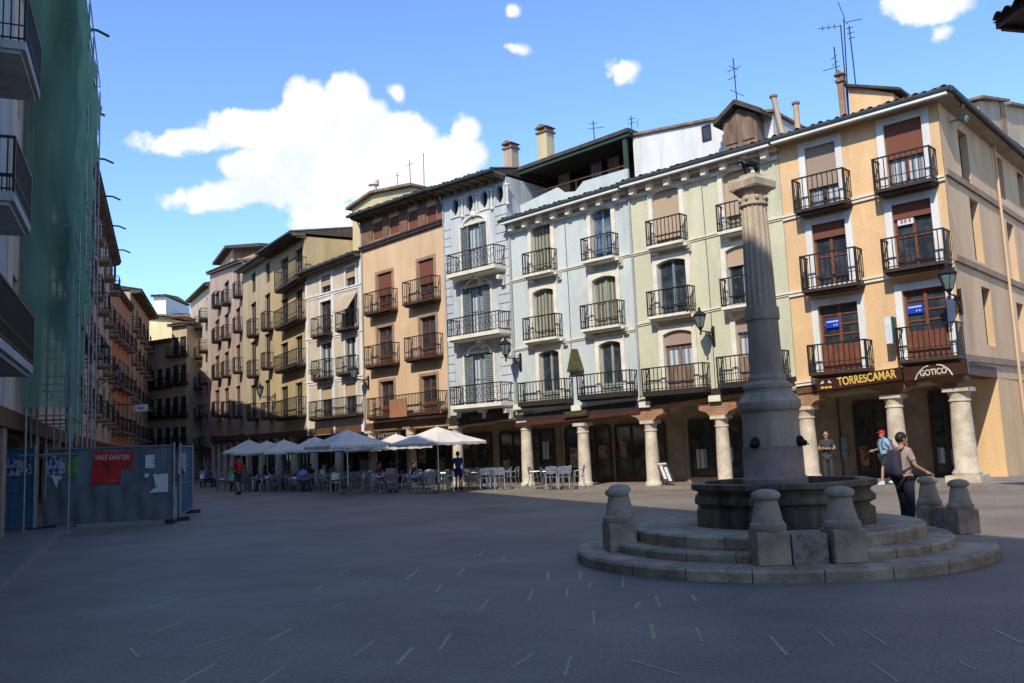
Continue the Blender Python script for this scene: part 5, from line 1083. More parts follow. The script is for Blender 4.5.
# A-board by the arcade
p = atY(670, 482, 33.5); o = empty('menu_board', (p.x, p.y, .05), 'leaning black and white menu board with red feet by the third column', 'sign', rz=R(-20))
def tilt(mb): 
    for v in mb.v: v.x, v.y = v.x-.38*(v.z)*.9, v.y+.1*v.z
    return mb
mb = MB(); mb.box(-.26, .26, -.02, .02, .12, 1.1); tilt(mb).build('board', 'fascia', o, org=(0, 0, 0))
mb = MB(); mb.box(-.16, -.02, -.03, -.021, .3, .95); mb.box(.03, .17, -.03, -.021, .2, .85); mb.box(-.2, .2, -.03, -.021, .98, 1.04); tilt(mb).build('panel', 'wp', o, org=(0, 0, 0))
mb = MB(); mb.tube((-.24, .0, 0), (-.2, 0, .3), .02); mb.tube((.24, 0, 0), (.2, 0, .3), .02); mb.tube((0, .3, 0), (-.2, .1, .8), .02); tilt(mb).build('foot', 'redp', o, org=(0, 0, 0)); o.scale = (.8, .8, .8)
# ------------------------------------------------------------------ people
X['skin'] = mat('skin', (.42, .24, .16), (.36, .19, .12), .6, 5); X['hair'] = mat('dark_hair', (.02, .014, .01), (.01, .008, .006), .6, 30); X['hairb'] = mat('brown_hair', (.07, .04, .02), (.04, .02, .012), .6, 30)
def cloth(n, c): return mat(n, c, tuple(k*.72 for k in c), .9, 7, bump=.3, bscale=30)
X['eye'] = paint('eye_dark', (.01, .008, .006)); X['shoe'] = paint('shoe_dark', (.03, .025, .02)); X['shoew'] = paint('shoe_white', (.7, .7, .7))
def hand(mb, w, d, s=1, curl=.5):
    """palm with five separate tapered fingers; w wrist, d direction"""
    d = Vector(d).normalized(); x = d.orthogonal().normalized(); y = d.cross(x); w = Vector(w)
    b = w+d*.05*s; mb.tube(w-d*.02, b+d*.04*s, .026*s, 8, .034*s)
    for i, l in enumerate((.06, .072, .066, .05)):
        q = b+d*.035*s+x*(-.027+.018*i)*s; m_ = q+d*l*.55*s+y*.006; mb.tube(q, m_, .0085*s, 5); mb.tube(m_, m_+(d+y*curl).normalized()*l*.5*s, .0083*s, 5, .006*s)
    q = w+d*.02*s-x*.028*s; mb.tube(q, q+(d*.6-x*.8).normalized()*.05*s, .011*s, 5, .009*s); q2 = q+(d*.6-x*.8).normalized()*.05*s; mb.tube(q2, q2+d*.03*s, .009*s, 5, .007*s)
def person(loc, rz, H, lab, J={}, top='shirt', bot='trousers', shoes='shoe', hair='hair', shorts=False, sleeve=.55, hd=0, female=False, hat=None, pack=None, sit=False, glasses=False, long=False):
    D = dict(pel=(0, 0, .95), wai=(0, 0, 1.08), che=(0, .0, 1.30), nb=(0, 0, 1.47), nk=(0, .01, 1.53), sl=(-.17, 0, 1.43), sr=(.17, 0, 1.43), el=(-.22, -.02, 1.14), er=(.22, -.02, 1.14), wl=(-.24, .05, .88), wr=(.24, .05, .88), hl=(-.09, 0, .91), hr=(.09, 0, .91), kl=(-.1, .02, .50), kr=(.1, .02, .50), al=(-.1, -.02, .08), ar=(.1, -.02, .08), tl=(-.12, .13, .035), tr=(.12, .13, .035), head=(0, .02, 1.64))
    D.update(J); s = H/1.75; D = {k: Vector(v)*s for k, v in D.items()}
    r = empty('person', loc, lab, 'person', rz=rz)
    K = ['pel', 'wai', 'che', 'nb', 'nk', 'sl', 'el', 'wl', 'sr', 'er', 'wr', 'hl', 'kl', 'al', 'tl', 'hr', 'kr', 'ar', 'tr', 'head']
    rad = dict(pel=.125, wai=.115, che=.13, nb=.075, nk=.052, sl=.065, el=.042, wl=.028, sr=.065, er=.042, wr=.028, hl=.095, kl=.058, al=.042, tl=.034, hr=.095, kr=.058, ar=.042, tr=.034, head=.06)
    E_ = [('pel','wai'),('wai','che'),('che','nb'),('nb','nk'),('nk','head'),('che','sl'),('sl','el'),('el','wl'),('che','sr'),('sr','er'),('er','wr'),('pel','hl'),('hl','kl'),('kl','al'),('al','tl'),('pel','hr'),('hr','kr'),('kr','ar'),('ar','tr')]
    ix = {k: i for i, k in enumerate(K)}
    ex = MB(); hc = D['head']+Vector((0, .0, .0)); q = MB(); q.ball((0, 0, 0), .078*s, .098*s, .118*s, 16, 12)
    q.ball((0, .095*s, -.015*s), .014*s, .022*s, .02*s, 8, 6); q.ball((-.08*s, -.01*s, 0), .012*s, .02*s, .03*s, 8, 6); q.ball((.08*s, -.01*s, 0), .012*s, .02*s, .03*s, 8, 6); q.ball((0, .078*s, -.055*s), .026*s, .02*s, .01*s, 8, 4)
    q.ball((0, .05*s, -.085*s), .045*s, .05*s, .04*s, 10, 6)
    HR = Matrix.Rotation(hd, 4, 'Z')
    def place(m_):
        for i, v in enumerate(m_.v): m_.v[i] = HR @ v + hc
        return m_
    place(q); ex.v = q.v; ex.f = q.f
    for w, e in (('wl', 'el'), ('wr', 'er')): hand(ex, D[w], D[w]-D[e], s)
    skin('body', [tuple(D[k]) for k in K], [(ix[a], ix[b]) for a, b in E_], [rad[k]*s*(.9) for k in K], 'skin', r, sub=2, extra=ex)
    q = MB()
    for sx in (-1, 1): q.ball((sx*.032*s, .088*s, .008*s), .012*s, .008*s, .008*s, 8, 6)
    place(q).build('eyes', 'eye', r, org=(0, 0, 0))
    if hair:
        q = MB(); q.ball((0, -.018*s, .028*s), .09*s, .105*s, .112*s, 14, 10)
        if female or long: q.ball((0, -.055*s, -.04*s), .08*s, .06*s, .13*s, 12, 8)
        q.v = [v if v.y < .062*s or v.z > .06*s else Vector((v.x, .062*s, v.z)) for v in q.v]; place(q).build('hair', hair, r, org=(0, 0, 0), smooth=True)
    if hat:
        q = MB(); q.ball((0, -.005*s, .045*s), .092*s, .108*s, .085*s, 14, 10); q.ball((0, .12*s, .045*s), .07*s, .075*s, .012*s, 12, 4); place(q).build('cap', hat, r, org=(0, 0, 0), smooth=True)
    if glasses:
        q = MB()
        for sx in (-1, 1): q.ball((sx*.034*s, .1*s, .008*s), .026*s, .006*s, .018*s, 10, 6)
        place(q).build('glasses', 'eye', r, org=(0, 0, 0))
    sv = lambda a, b, t: D[a]+(D[b]-D[a])*t
    Vv = [D['pel']-(D['wai']-D['pel'])*.25, D['wai'], D['che'], D['nb']+Vector((0, 0, -.01)), D['sl'], sv('sl', 'el', .5), sv('sl', 'el', .5+sleeve*.9 if sleeve > .6 else sleeve+.1), D['sr'], sv('sr', 'er', .5), sv('sr', 'er', .5+sleeve*.9 if sleeve > .6 else sleeve+.1)]
    if sleeve > .9: Vv[6] = sv('el', 'wl', .9); Vv[5] = D['el']; Vv[9] = sv('er', 'wr', .9); Vv[8] = D['er']
    skin('shirt', [tuple(v) for v in Vv], [(0,1),(1,2),(2,3),(2,4),(4,5),(5,6),(2,7),(7,8),(8,9)], [x*s for x in (.145, .137, .15, .078, .082, .064, .06, .082, .064, .06)], top, r)
    kt = .95 if shorts else 1
    Vv = [D['pel']+Vector((0, 0, .03)), D['hl'], D['kl'] if not shorts else sv('hl', 'kl', .9), D['hr'], D['kr'] if not shorts else sv('hr', 'kr', .9)]; Ee = [(0,1),(1,2),(0,3),(3,4)]; Rr = [.145, .112, .08 if shorts else .072, .112, .08 if shorts else .072]
    if not shorts: Vv += [sv('kl', 'al', .92), sv('kr', 'ar', .92)]; Ee += [(2,5),(4,6)]; Rr += [.06, .06]
    skin('shorts' if shorts else 'trousers', [tuple(v) for v in Vv], Ee, [x*s for x in Rr], bot, r)
    for a, t in (('al', 'tl'), ('ar', 'tr')):
        d = (D[t]-D[a]); d.z = 0; d = d.normalized() if d.length > .01 else Vector((0, 1, 0)); c = D[a]; zf = c.z-.075*s
        q = MB(); F = Fac((c-d*.06*s).xy, (c+d*.19*s).xy); pr = [(0, zf), (.25*s, zf), (.26*s, zf+.03*s), (.2*s, zf+.065*s), (.11*s, zf+.09*s), (.08*s, zf+.12*s), (.0, zf+.12*s)]; q.prism(F, pr, -.042*s, .042*s); q.build('shoe', shoes, r, org=(0, 0, 0))
    if pack:
        q = MB(); c = D['che']; bx = [(-.15, -.30, -.30), (.15, -.30, -.30), (.15, -.12, -.30), (-.15, -.12, -.30), (-.11, -.25, .17), (.11, -.25, .17), (.12, -.11, .17), (-.12, -.11, .17)]
        q.hexa([c+Vector(v)*s for v in bx]); o = q.build('backpack', pack, r, org=(0, 0, 0)); bv = o.modifiers.new('b', 'BEVEL'); bv.width = .05*s; bv.segments = 3
        q = MB(); q.hexa([c+Vector(v)*s for v in ((-.1, -.35, -.26), (.1, -.35, -.26), (.1, -.29, -.26), (-.1, -.29, -.26), (-.09, -.33, -.05), (.09, -.33, -.05), (.09, -.27, -.05), (-.09, -.27, -.05))]); q.build('pocket', pack, o, org=(0, 0, 0))
        for sx in (-1, 1):
            q = MB(); q.path([c+Vector(v)*s for v in ((sx*.09, -.12, .16), (sx*.11, .02, .19), (sx*.12, .145, .06), (sx*.14, .12, -.12), (sx*.12, -.12, -.22))], .018*s, 6); q.build('strap', pack, o, org=(0, 0, 0), smooth=True)
    return r
for n_, c in dict(plaid=(.42, .32, .25), jeans=(.025, .03, .05), blue=(.025, .07, .30), navy=(.02, .04, .12), red=(.55, .03, .02), dgrey=(.05, .05, .055), lblue=(.30, .48, .62), dshort=(.03, .045, .05), greens=(.12, .50, .04), whitish=(.5, .5, .48), lilac=(.30, .30, .62), maroon=(.20, .03, .04), pinkc=(.50, .22, .24), tanb=(.25, .19, .14), capred=(.65, .02, .02), purple=(.10, .08, .28), pack=(.045, .04, .06), packv=(.13, .10, .22)).items(): X[n_] = cloth(n_+'_cloth', c)
person((6.42, 14.85, 0), R(-68), 1.64, 'man with dark backpack and checked shirt leaning on the sunlit bollard', dict(er=(.23, .06, 1.17), wr=(.25, .29, 1.05), el=(-.2, .02, 1.16), wl=(-.16, .22, 1.02), kl=(-.13, .08, .5), al=(-.12, .06, .08), tl=(-.12, .2, .035), head=(0, .04, 1.64)), 'plaid', 'jeans', hair='hair', sleeve=.6, pack='pack', hd=R(-15), long=False)
p = atY(886, 470, 26.6); person((p.x, p.y, .12), R(97), 1.62, 'walking tourist in red cap, pale blue shirt and dark shorts under the TORRESCAMAR sign', dict(kl=(-.1, .16, .52), al=(-.1, .22, .10), tl=(-.1, .37, .06), kr=(.1, -.05, .50), ar=(.1, -.32, .13), tr=(.1, -.22, .035), er=(.24, .02, 1.16), wr=(.2, .26, 1.12), el=(-.23, -.1, 1.17), wl=(-.22, -.02, .93)), 'lblue', 'dshort', 'shoew', shorts=True, hat='capred', pack='packv')
p = atY(828, 460, 28.9); person((p.x, p.y, .12), R(155), 1.66, 'man in dark clothes and glasses standing with folded arms in the arcade', dict(el=(-.26, .06, 1.16), wl=(.06, .22, 1.19), er=(.26, .06, 1.16), wr=(-.06, .24, 1.17)), 'dgrey', 'dgrey', hair=None, glasses=True, sleeve=.55)
p = atY(458.5, 480, 37.6); person((p.x, p.y, 0), R(-10), 1.63, 'man in blue shirt and navy shorts seen from behind by the rightmost umbrella', dict(kr=(.1, .12, .51), ar=(.11, .02, .1), kl=(-.1, -.0, .5), al=(-.09, -.16, .12), tl=(-.09, -.03, .05)), 'blue', 'navy', shorts=True)
p = atY(238.5, 480, 43.0); person((p.x, p.y, 0), R(60), 1.9, 'man in red shirt and dark shorts walking past the leftmost umbrella', dict(kr=(.1, .14, .51), ar=(.1, .06, .09), al=(-.1, -.16, .12), er=(.24, -.12, 1.2), wr=(.2, .05, 1.1), el=(-.24, .1, 1.18), wl=(-.2, .3, 1.1)), 'red', 'dgrey', shorts=True)
SIT = dict(pel=(0, 0, .52), wai=(0, -.02, .66), che=(0, -.02, .88), nb=(0, .0, 1.05), nk=(0, .01, 1.11), head=(0, .03, 1.22), sl=(-.17, 0, 1.01), sr=(.17, 0, 1.01), el=(-.22, .06, .76), er=(.22, .06, .76), wl=(-.14, .28, .76), wr=(.14, .28, .76), hl=(-.1, .02, .5), hr=(.1, .02, .5), kl=(-.13, .42, .5), kr=(.13, .42, .5), al=(-.13, .42, .09), ar=(.13, .42, .09), tl=(-.13, .56, .04), tr=(.13, .56, .04))
def seat_at(px, top, bot, lab, row=0, i=None, hair='hair', shoes='shoe', rz=None, Y=None, female=False):
    best = min((t for t in Tn if row is None or t[3] == row), key=lambda t: abs(proj((t[0], t[1], .8))[0]-px)+ (1000 if t in taken else 0)); taken.append(best)
    x, y, a = best[:3]; ang = a+math.pi/2 if rz is None else rz
    person((x-.04*math.cos(a), y-.04*math.sin(a), .0), a-math.pi/2+math.pi, 1.72, lab, SIT, top, bot, shoes, hair, female=female, sleeve=.55)
taken = []
seat_at(228, 'greens', 'dshort', 'seated person in bright green top at the leftmost tables', 0)
seat_at(247, 'pinkc', 'tanb', 'seated person in pink top just right of the man in red', 0)
seat_at(301, 'lilac', 'dshort', 'seated person in lilac and white shirt facing away at a front table', 0)
seat_at(327, 'whitish', 'tanb', 'seated person in greyish white shirt left of the large umbrella pole', 0)
seat_at(334, 'tanb', 'dgrey', 'seated person in brown top behind the one in greyish white', 1)
seat_at(378, 'maroon', 'dgrey', 'seated person in maroon top between the large and second umbrellas', 1)
seat_at(387, 'pinkc', 'whitish', 'seated woman in pink top and pale trousers beside the maroon top', 0, female=True)
for (px_, top, bot, lab, row, fem) in ((273, 'navy', 'dgrey', 'seated person in navy top left of the lilac shirt', 1, False), (286, 'tanb', 'jeans', 'seated person in brown top at the middle tables, between navy and lilac', 1, False), (316, 'dgrey', 'jeans', 'seated person in dark top behind the lilac shirt', 1, True), (352, 'navy', 'tanb', 'seated person in navy top behind the large umbrella pole', 1, False), (412, 'dgrey', 'jeans', 'seated person in dark grey top under the second umbrella', 1, False), (262, 'maroon', 'dgrey', 'seated person in maroon top right of the man in red', 0, True)):
    seat_at(px_, top, bot, lab, row, female=fem)
for (x, Y, top, lab, a) in ((203, 58, 'lilac', 'seated person in pale lilac top, farthest left before the dark street', 20), (209, 57, 'purple', 'seated person in purple beside the farthest left one', -20)):
    p = atY(x, 476, Y); chair(p.x, p.y, R(a+180), 'aluminium chair carrying the %s' % lab.split(',')[0].split(' beside')[0]); person((p.x, p.y, 0), R(a), 1.75, lab, SIT, top, 'dshort')
# plant on the cream house balcony
X['leaf'] = mat('dark_green_leaves', (.05, .10, .03), (.02, .045, .015), .7, 12); X['pot'] = paint('clay_pot', (.32, .13, .07))
def plant(B, px, py, lab, s=1.0):
    u, z = B.F.px(px, py, .42); o = empty('potted_plant', B.F.pt(u, .42, z), lab, 'plant'); c = B.F.pt(u, .42, z)
    mb = MB(); mb.lathe(c, [(.09*s, 0), (.14*s, .24*s), (.15*s, .26*s)], 12); mb.build('pot', 'pot', o, smooth=True); mb = MB()
    for i in range(140):
        v = Vector((random.gauss(0, .15), random.gauss(0, .15), abs(random.gauss(.25, .16))+.2))*s+c; d = Vector((random.uniform(-1, 1), random.uniform(-1, 1), random.uniform(-.4, 1))).normalized()*.09*s; e = d.orthogonal().normalized()*.025*s
        k = len(mb.v); mb.v += [v, v+d*.5+e, v+d, v+d*.5-e]; mb.f.append((k, k+1, k+2, k+3))
    mb.build('leaves', 'leaf', o)
plant(B6, 313.5, 379, 'leafy potted plant on the left middle balcony of the cream house'); plant(B5, 441, 413, 'potted plant at the right end of the peach house long balcony', .8); plant(B2, 689, 315, 'small potted plant on the middle balcony of the green house left of the column', .7)
# ------------------------------------------------------------------ wall lanterns
def make_lamp(pb):
    r = empty('wall_lantern', (0, 0, 0), 'x', 'lamp', 'iron wall lanterns')
    mb = MB(); mb.box(-.06, .06, -.03, -.002, -.55, .25); mb.path([(0, -.02, 0), (0, -.95, .0)], .028, 6)
    for k in range(5):                                # scroll
        pass
    sp = [(0, -.06-.30*(t)+.0, -.42+.40*t) for t in [i/6 for i in range(7)]]; mb.path(sp, .02, 5)
    for cy, cz, rr in ((-.22, -.14, .10), (-.45, -.09, .07), (-.13, .09, .06)): mb.path([(0, cy+rr*math.cos(a), cz+rr*math.sin(a)) for a in [2*math.pi*i/10 for i in range(11)]], .018, 5)
    mb.build('bracket', 'iron', r, org=(0, 0, 0))
    mb = MB(); mb.lathe((0, -.95, 0), [(.02, -.16), (.05, -.1), (.03, -.02), (.06, .05), (.13, .14)], 6); o = mb.build('lantern_base', 'iron', r, org=(0, 0, 0))
    mb = MB(); mb.lathe((0, -.95, 0), [(.12, .141), (.235, .56)], 6); mb.build('glass', 'lampglass', r, org=(0, 0, 0))
    mb = MB()
    for k in range(6):
        a = k*math.pi/3; mb.tube((.125*math.cos(a), -.95+.125*math.sin(a), .14), (.245*math.cos(a), -.95+.245*math.sin(a), .57), .014, 4)
    mb.lathe((0, -.95, 0), [(.27, .565), (.28, .6), (.2, .68), (.09, .76), (.05, .80), (.06, .84), (.02, .93)], 6); mb.build('lantern_cap', 'iron', r, org=(0, 0, 0)); return r
X['lampglass'] = mat('greenish_lamp_glass', (.20, .26, .24), (.10, .14, .13), .2, 5, spec=.6)
la0 = make_lamp(None); lu = [0]
def lamp(B, px, py, lab, s=1.0, F=None):
    """px,py = lantern body in the picture; solved on the plane 0.95 m in front of the facade"""
    F = F or B.F; u, z = F.px(px, py, .95*s); o = la0 if not lu[0] else dup(la0); lu[0] = 1
    o.location = F.pt(u, .003, z-.38*s); o.rotation_euler = (0, 0, F.ang); o.scale = (s, s, s); o['label'] = lab; return o
lamp(B4, 505.5, 349, 'iron wall lantern at the edge of the ornate and pale blue houses')
lamp(B2, 700, 321, 'iron wall lantern on the green house left of the fountain column', .93)
lamp(B1, 948, 281, 'iron wall lantern near the corner of the orange house', 1.0)
lamp(B6, 354, 373, 'iron wall lantern between the cream and peach houses', .9)
lamp(B8, 260, 391, 'dark diamond-shaped lantern on the sand coloured house', 1.0)
# poster-like dark box under the corner lantern
lamp(K3, 105.5, 352, 'largest iron wall lantern on the beige house beyond the netting', 1.0)
lamp(K3, 116.5, 373, 'second iron wall lantern on the beige house, further along', 1.0)
lamp(K4, 122, 385, 'small iron wall lantern on the terracotta house', .9)
# ------------------------------------------------------------------ roof things
def stack(B, px, yt, yb, w, m, lab, d=-2.5, cap='tile', name='chimney', lean=0):
    F = B.F; ua, z0 = F.px(px-w/2, yb, d); ub, z1 = F.px(px+w/2, yt, d); uc, _ = F.px(px, yb, d); z1 = B.zv(uc, yt, d); w_ = abs(ub-ua)*.5; z0 -= (.35 if B is B3 else 2.0)
    r = empty(name, F.pt(uc, d, z0), lab, 'chimney', None)
    mb = MB(); mb.fb(F, uc-w_/2, uc+w_/2, d-w_/2, d+w_/2, z0, z1-.25); mb.build('stack', m, r)
    mb = MB(); mb.fb(F, uc-w_/2-.07, uc+w_/2+.07, d-w_/2-.07, d+w_/2+.07, z1-.34, z1-.26)
    for a in (-1, 1): mb.fb(F, uc+a*w_*.38-.05, uc+a*w_*.38+.05, d-w_/2, d+w_/2, z1-.255, z1-.10)
    mb.prism(F, [(uc-w_/2-.1, z1-.098), (uc+w_/2+.1, z1-.098), (uc, z1+.08)], d-w_/2-.08, d+w_/2+.08); mb.build('cap', cap, r); return r
stack(B4, 511.5, 143, 164, 15, 'tan', 'tan plastered chimney with tiled cap above the ornate house', -2.2)
stack(B3, 546.5, 127, 156, 17, 'gablew', 'taller chimney, half white half tan, above the pale blue house', -1.6)
stack(B1, 842.5, 73, 102, 7, 'brick', 'slim red brick chimney on the orange house beside the antennas', -1.2)
for (x, yt, yb, lab, ln) in ((782, 95, 122, 'thin leaning chimney pipe above the green house end', -.25), (797, 104, 120, 'short thin chimney pipe beside the leaning one', 0)):
    B = B2 if x < 790 else B1; d = -1.0; u, z = B.F.px(x, yb, d); zt_ = B.zv(u, yt, d); r = empty('chimney_pipe', B.F.pt(u, d, z-.6), lab, 'chimney')
    mb = MB(); mb.tube(B.F.pt(u, d, z-.6), B.F.pt(u+ln, d, zt_), .10, 10); mb.build('pipe', 'tan', r, smooth=True); mb = MB(); mb.lathe(B.F.pt(u+ln, d, zt_), [(.14, -.02), (.15, .05), (.10, .08)], 10); mb.build('cap', 'tile', r)
B = B5; d = -3.5; u, z = B.F.px(374, 198, d); zt_ = B.zv(u, 180, d); r = empty('chimney_pipe', B.F.pt(u, d, z-1), 'stubby round chimney pot above the peach house', 'chimney')
mb = MB(); mb.lathe(B.F.pt(u, d, 0), [(.2, z-1), (.2, zt_-.35), (.33, zt_-.33), (.33, zt_-.05), (.2, zt_)], 14); mb.build('pipe', 'creamtrim', r, smooth=True)
# small attic behind the peach roof and gable room on the orange roof
Fp = Fac(B5.F.A-B5.F.n*3.2, B5.F.B-B5.F.n*3.2); ab = Bld('rooftop_room', 'small yellow rooftop room behind the peach house eaves', Fp)
a = Fp.px(352, 208); b_ = Fp.px(374, 194); c = Fp.px(412, 187)
mb = MB(); mb.prism(Fp, [(a[0], 9), (c[0], 9), (c[0], c[1]), (b_[0], b_[1]), (a[0], a[1])], -3, 0); ab.b(mb, 'wall', 'gablew')
mb = MB(); mb.fbar(Fp, a[0]-.3, a[1]-.1, b_[0], b_[1]+.01, -3.2, .3, .14); mb.fbar(Fp, b_[0]+.003, b_[1]+.01, c[0]+.2, c[1]+.01, -3.2, .3, .14); ab.b(mb, 'roof', 'tile')
Fp = Fac(F1.A-F1.n*1.6, F1.B-F1.n*1.6); ab = Bld('rooftop_room', 'low orange gable room on the orange house roof right of the brick chimney', Fp)
a = Fp.px(848, 86.5); c = Fp.px(893, 93)
mb = MB(); mb.prism(Fp, [(a[0], a[1]-3), (c[0], a[1]-3), (c[0], c[1]), (a[0], a[1])], -2.5, 0); ab.b(mb, 'wall', 'orange')
mb = MB(); mb.fbar(Fp, a[0]-.1, a[1]+.003, c[0]+.3, c[1]-.03, -2.7, .2, .09); ab.b(mb, 'roof', 'darktile')
Fq = Fac(Fs.pt(5.2, 0, 0).xy-Fs.n*3.0, Fs.pt(18, 0, 0).xy-Fs.n*3.0); ab = Bld('brick_rooftop_room', 'crumbling brick and plaster rooftop room behind the orange side wall', Fq)
pp = [Fq.px(x, y) for x, y in ((978, 101), (1003, 102), (1006, 106), (1022, 106), (1040, 112))]
mb = MB(); mb.prism(Fq, [(pp[0][0], pp[0][1]-4), (pp[-1][0], pp[0][1]-4)]+[(u, z) for u, z in reversed(pp)], -3, 0); ab.b(mb, 'wall', 'tan')
mb = MB(); mb.prism(Fq, [(pp[1][0]-1.1, pp[1][1]-3), (pp[1][0]+.1, pp[1][1]-3), (pp[1][0]+.1, pp[1][1]-.1), (pp[1][0]-.8, pp[1][1]-.1)], .001, .04); ab.b(mb, 'brick_patch', 'brick')
mb = MB(); mb.fbar(Fq, pp[0][0]-.3, pp[0][1]+.003, pp[1][0]+.2, pp[1][1]+.003, -3.2, .3, .13); mb.fbar(Fq, pp[2][0]-.1, pp[2][1]+.003, pp[-1][0], pp[-1][1]+.003, -3.2, .3, .13); ab.b(mb, 'roof', 'tile')
def antenna(B, d, mast, els, lab, r_=.022):
    F = B.F; (x0, y0), (x1, y1) = mast; a = F.px(x0, y0, d); b_ = F.px(x1, y1, d); a = (a[0], a[1]-.9)
    o = empty('antenna', F.pt(a[0], d, a[1]), lab, 'antenna', 'rooftop antennas'); mb = MB(); mb.tube(F.pt(a[0], d, a[1]), F.pt(b_[0], d, b_[1]), r_, 5); mb.build('mast', 'iron', o)
    if els:
        mb = MB()
        for (p, q) in els: p = F.px(*p, d); q = F.px(*q, d); mb.tube(F.pt(p[0], d, p[1]), F.pt(q[0], d, q[1]), r_*.6, 4)
        mb.build('elements', 'iron', o)
antenna(B1, -1.5, ((839, 96), (834, 47)), [((823, 71), (840, 66)), ((831, 60), (837, 55)), ((832, 66), (838, 61))], 'leftmost short antenna by the brick chimney, with a small comb')
antenna(B1, -1.5, ((846, 90), (840.5, 25)), [((818, 29), (840, 26)), ((822, 26), (823, 31)), ((828, 25), (829, 30)), ((834, 24), (835, 29))], 'tall antenna with a long boom pointing left on the orange house')
antenna(B1, -1.7, ((846.5, 90), (843.7, 19)), [((838, 2), (845, 19)), ((847, 22), (862, 19)), ((843, 20), (848, 24))], 'tallest antenna on the orange house with a slanted whip at its tip')
antenna(B1, -1.9, ((857, 92), (849, 26)), [((846, 29), (853, 27)), ((847, 34), (854, 32)), ((848, 39), (855, 37))], 'slanted antenna with short rungs, rightmost on the orange house')
antenna(B2, -2.5, ((738, 110), (733, 58)), [((727, 72), (741, 66)), ((729, 66), (738, 70)), ((730, 90), (744, 96)), ((728, 80), (737, 76))], 'antenna with crossed elements over the timber dormer')
antenna(B3, -3.0, ((595, 140), (593, 121)), [((588, 129), (604, 127)), ((589, 124), (597, 123))], 'small antenna above the pale blue house terrace')
antenna(B3, -3.0, ((632, 134), (631, 116)), [((628, 120), (635, 118)), ((628, 124), (635, 122)), ((638, 119), (637, 128))], 'cluster antenna at the start of the white attic wall')
antenna(B5, -4, ((411, 188), (409.5, 160)), [((406, 166), (413, 163))], 'thin antenna above the peach house, left of the taller one')
antenna(B5, -4, ((424, 184), (423.5, 153)), [], 'bare tall antenna pole above the peach house')
antenna(B5, -4, ((398, 192), (397, 172)), [((395, 176), (400, 175))], 'short antenna above the yellow rooftop room')
antenna(K3, -.3, ((86, 98), (84, 63)), [((82, 80), (88, 79)), ((83, 72), (87, 71))], 'antenna on the beige house roof beside the netting top')
# ------------------------------------------------------------------ sky, sun, render
SUNV = Vector((-.400, -.916, 1.0)); SUNV.z = math.tan(R(41.5)); SUNV.normalize()
sun = bpy.data.lights.new('sun', 'SUN'); sun.energy = SUNE; sun.angle = R(.5); sun.color = (1, .95, .86); so = bpy.data.objects.new('sun', sun); COL.objects.link(so)
so.rotation_euler = (-SUNV).to_track_quat('-Z', 'Y').to_euler(); so.location = (-10, -20, 40)
w = bpy.data.worlds.new('World'); S.world = w; w.use_nodes = True; nt = w.node_tree; N = nt.nodes; L = nt.links; bg = N['Background']
sk = N.new('ShaderNodeTexSky'); sk.sky_type = 'NISHITA'; sk.sun_disc = False; sk.sun_elevation = math.asin(SUNV.z); sk.sun_rotation = math.atan2(SUNV.x, SUNV.y); sk.altitude = 900; sk.dust_density = .4; sk.ozone_density = 2.2; sk.air_density = 1.0
STR = SKYS; bg.inputs[1].default_value = STR
tc = N.new('ShaderNodeTexCoord'); sx = N.new('ShaderNodeSeparateXYZ'); L.new(tc.outputs['Generated'], sx.inputs[0])
def M(op, a, b=None, c=None, clamp=False):
    n = N.new('ShaderNodeMath'); n.operation = op; n.use_clamp = clamp
    for i, x in enumerate((a, b, c)):
        if x is None: continue
        if isinstance(x, (int, float)): n.inputs[i].default_value = x
        else: L.new(x, n.inputs[i])
    return n.outputs[0]
yy = M('MAXIMUM', sx.outputs[1], .05); A_ = M('DIVIDE', sx.outputs[0], yy); B_ = M('DIVIDE', sx.outputs[2], yy)
no = N.new('ShaderNodeTexNoise'); no.inputs['Scale'].default_value = 15; no.inputs['Detail'].default_value = 9; no.inputs['Roughness'].default_value = .62; L.new(tc.outputs['Generated'], no.inputs[0])
no2 = N.new('ShaderNodeTexNoise'); no2.inputs['Scale'].default_value = 15; no2.inputs['Detail'].default_value = 8; no2.inputs['Roughness'].default_value = .6
mp = N.new('ShaderNodeMapping'); mp.inputs['Location'].default_value = (3.1, 1.7, .4); L.new(tc.outputs['Generated'], mp.inputs[0]); L.new(mp.outputs[0], no2.inputs[0])
Aw = M('ADD', A_, M('MULTIPLY', M('SUBTRACT', no.outputs[0], .5), .055)); Bw = M('ADD', B_, M('MULTIPLY', M('SUBTRACT', no2.outputs[0], .5), .05))
CL = [(240,166,26,18),(430,158,40,26),(318,132,78,44),(343,96,27,26),(303,103,28,26),(182,142,60,16),(240,128,42,24),(238,197,66,18),(300,180,78,34),(405,133,36,26),(385,170,88,34),(466,134,18,17),(455,158,34,24),(398,93,10,9),(515,6,11,8),(519,48,15,7),(625,70,22,14),(926,0,52,30),(945,34,14,9),(330,214,50,16)]
acc = None
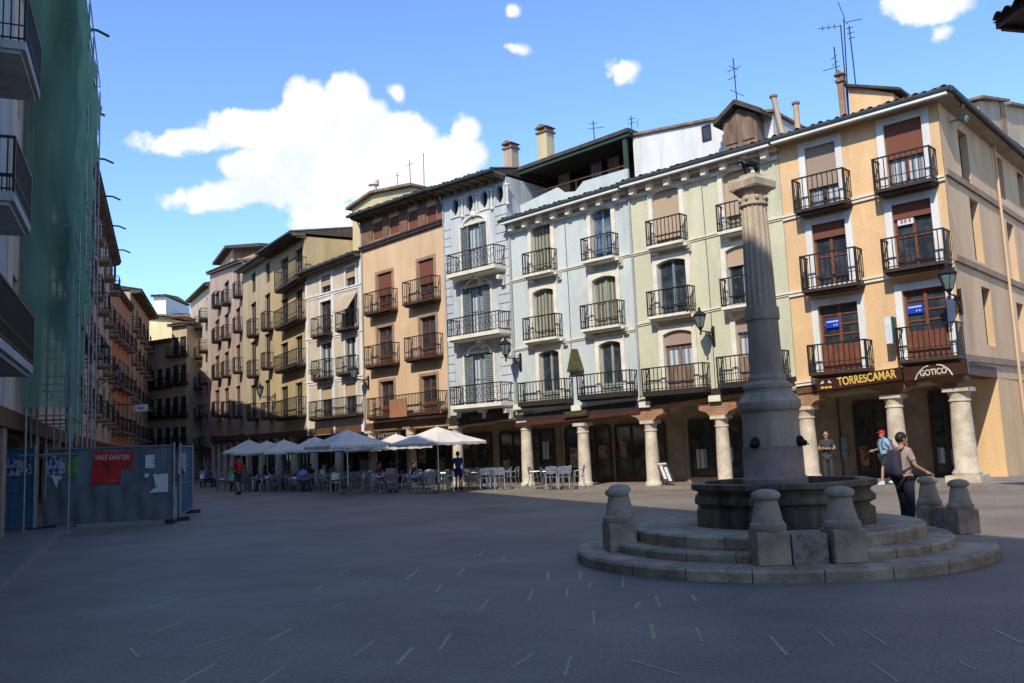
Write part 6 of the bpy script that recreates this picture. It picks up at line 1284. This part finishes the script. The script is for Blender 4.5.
for (x, y, rx, ry) in CL:
    d = ray(x, y); a0, b0 = d.x/d.y, d.z/d.y; kx, ky = rx/FPX*1.04, ry/FPX*1.04
    dx = M('DIVIDE', M('SUBTRACT', Aw, a0), kx); dy = M('DIVIDE', M('SUBTRACT', Bw, b0), ky)
    r2 = M('SQRT', M('ADD', M('MULTIPLY', dx, dx), M('MULTIPLY', dy, dy)))
    v = M('MULTIPLY', M('SUBTRACT', 1.0, r2), min(rx, ry)/26.0); acc = v if acc is None else M('SMOOTH_MAX', acc, v, .12)
n3 = N.new('ShaderNodeTexNoise'); n3.inputs['Scale'].default_value = 60; n3.inputs['Detail'].default_value = 6; L.new(tc.outputs['Generated'], n3.inputs[0])
dens = M('ADD', acc, M('MULTIPLY', M('SUBTRACT', n3.outputs[0], .5), .6))
mr = N.new('ShaderNodeMapRange'); mr.interpolation_type = 'SMOOTHSTEP'; mr.inputs[1].default_value = -.08; mr.inputs[2].default_value = .26; L.new(dens, mr.inputs[0])
front_ = M('GREATER_THAN', sx.outputs[1], .05); mask = M('MULTIPLY', mr.outputs[0], front_)
tint = N.new('ShaderNodeMix'); tint.data_type = 'RGBA'; tint.blend_type = 'MULTIPLY'; tint.inputs[0].default_value = 1; tint.inputs[7].default_value = (*SKYTINT, 1); L.new(sk.outputs[0], tint.inputs[6])
cm = N.new('ShaderNodeMix'); cm.data_type = 'RGBA'; L.new(mask, cm.inputs[0]); L.new(tint.outputs[2], cm.inputs[6])
cc = N.new('ShaderNodeMix'); cc.data_type = 'RGBA'; L.new(M('MULTIPLY_ADD', no2.outputs[0], 4.0, -1.35, True), cc.inputs[0]); k = CLOUD/STR
cc.inputs[6].default_value = (.80*k, .86*k, .93*k, 1); cc.inputs[7].default_value = (1.0*k, 1.0*k, .99*k, 1); L.new(cc.outputs[2], cm.inputs[7]); L.new(cm.outputs[2], bg.inputs[0])
S.render.engine = 'CYCLES'; S.view_settings.view_transform = 'Standard'; S.view_settings.look = 'None'; S.view_settings.gamma = 1; S.view_settings.exposure = EXPO
S.cycles.max_bounces = 6; S.cycles.transparent_max_bounces = 12
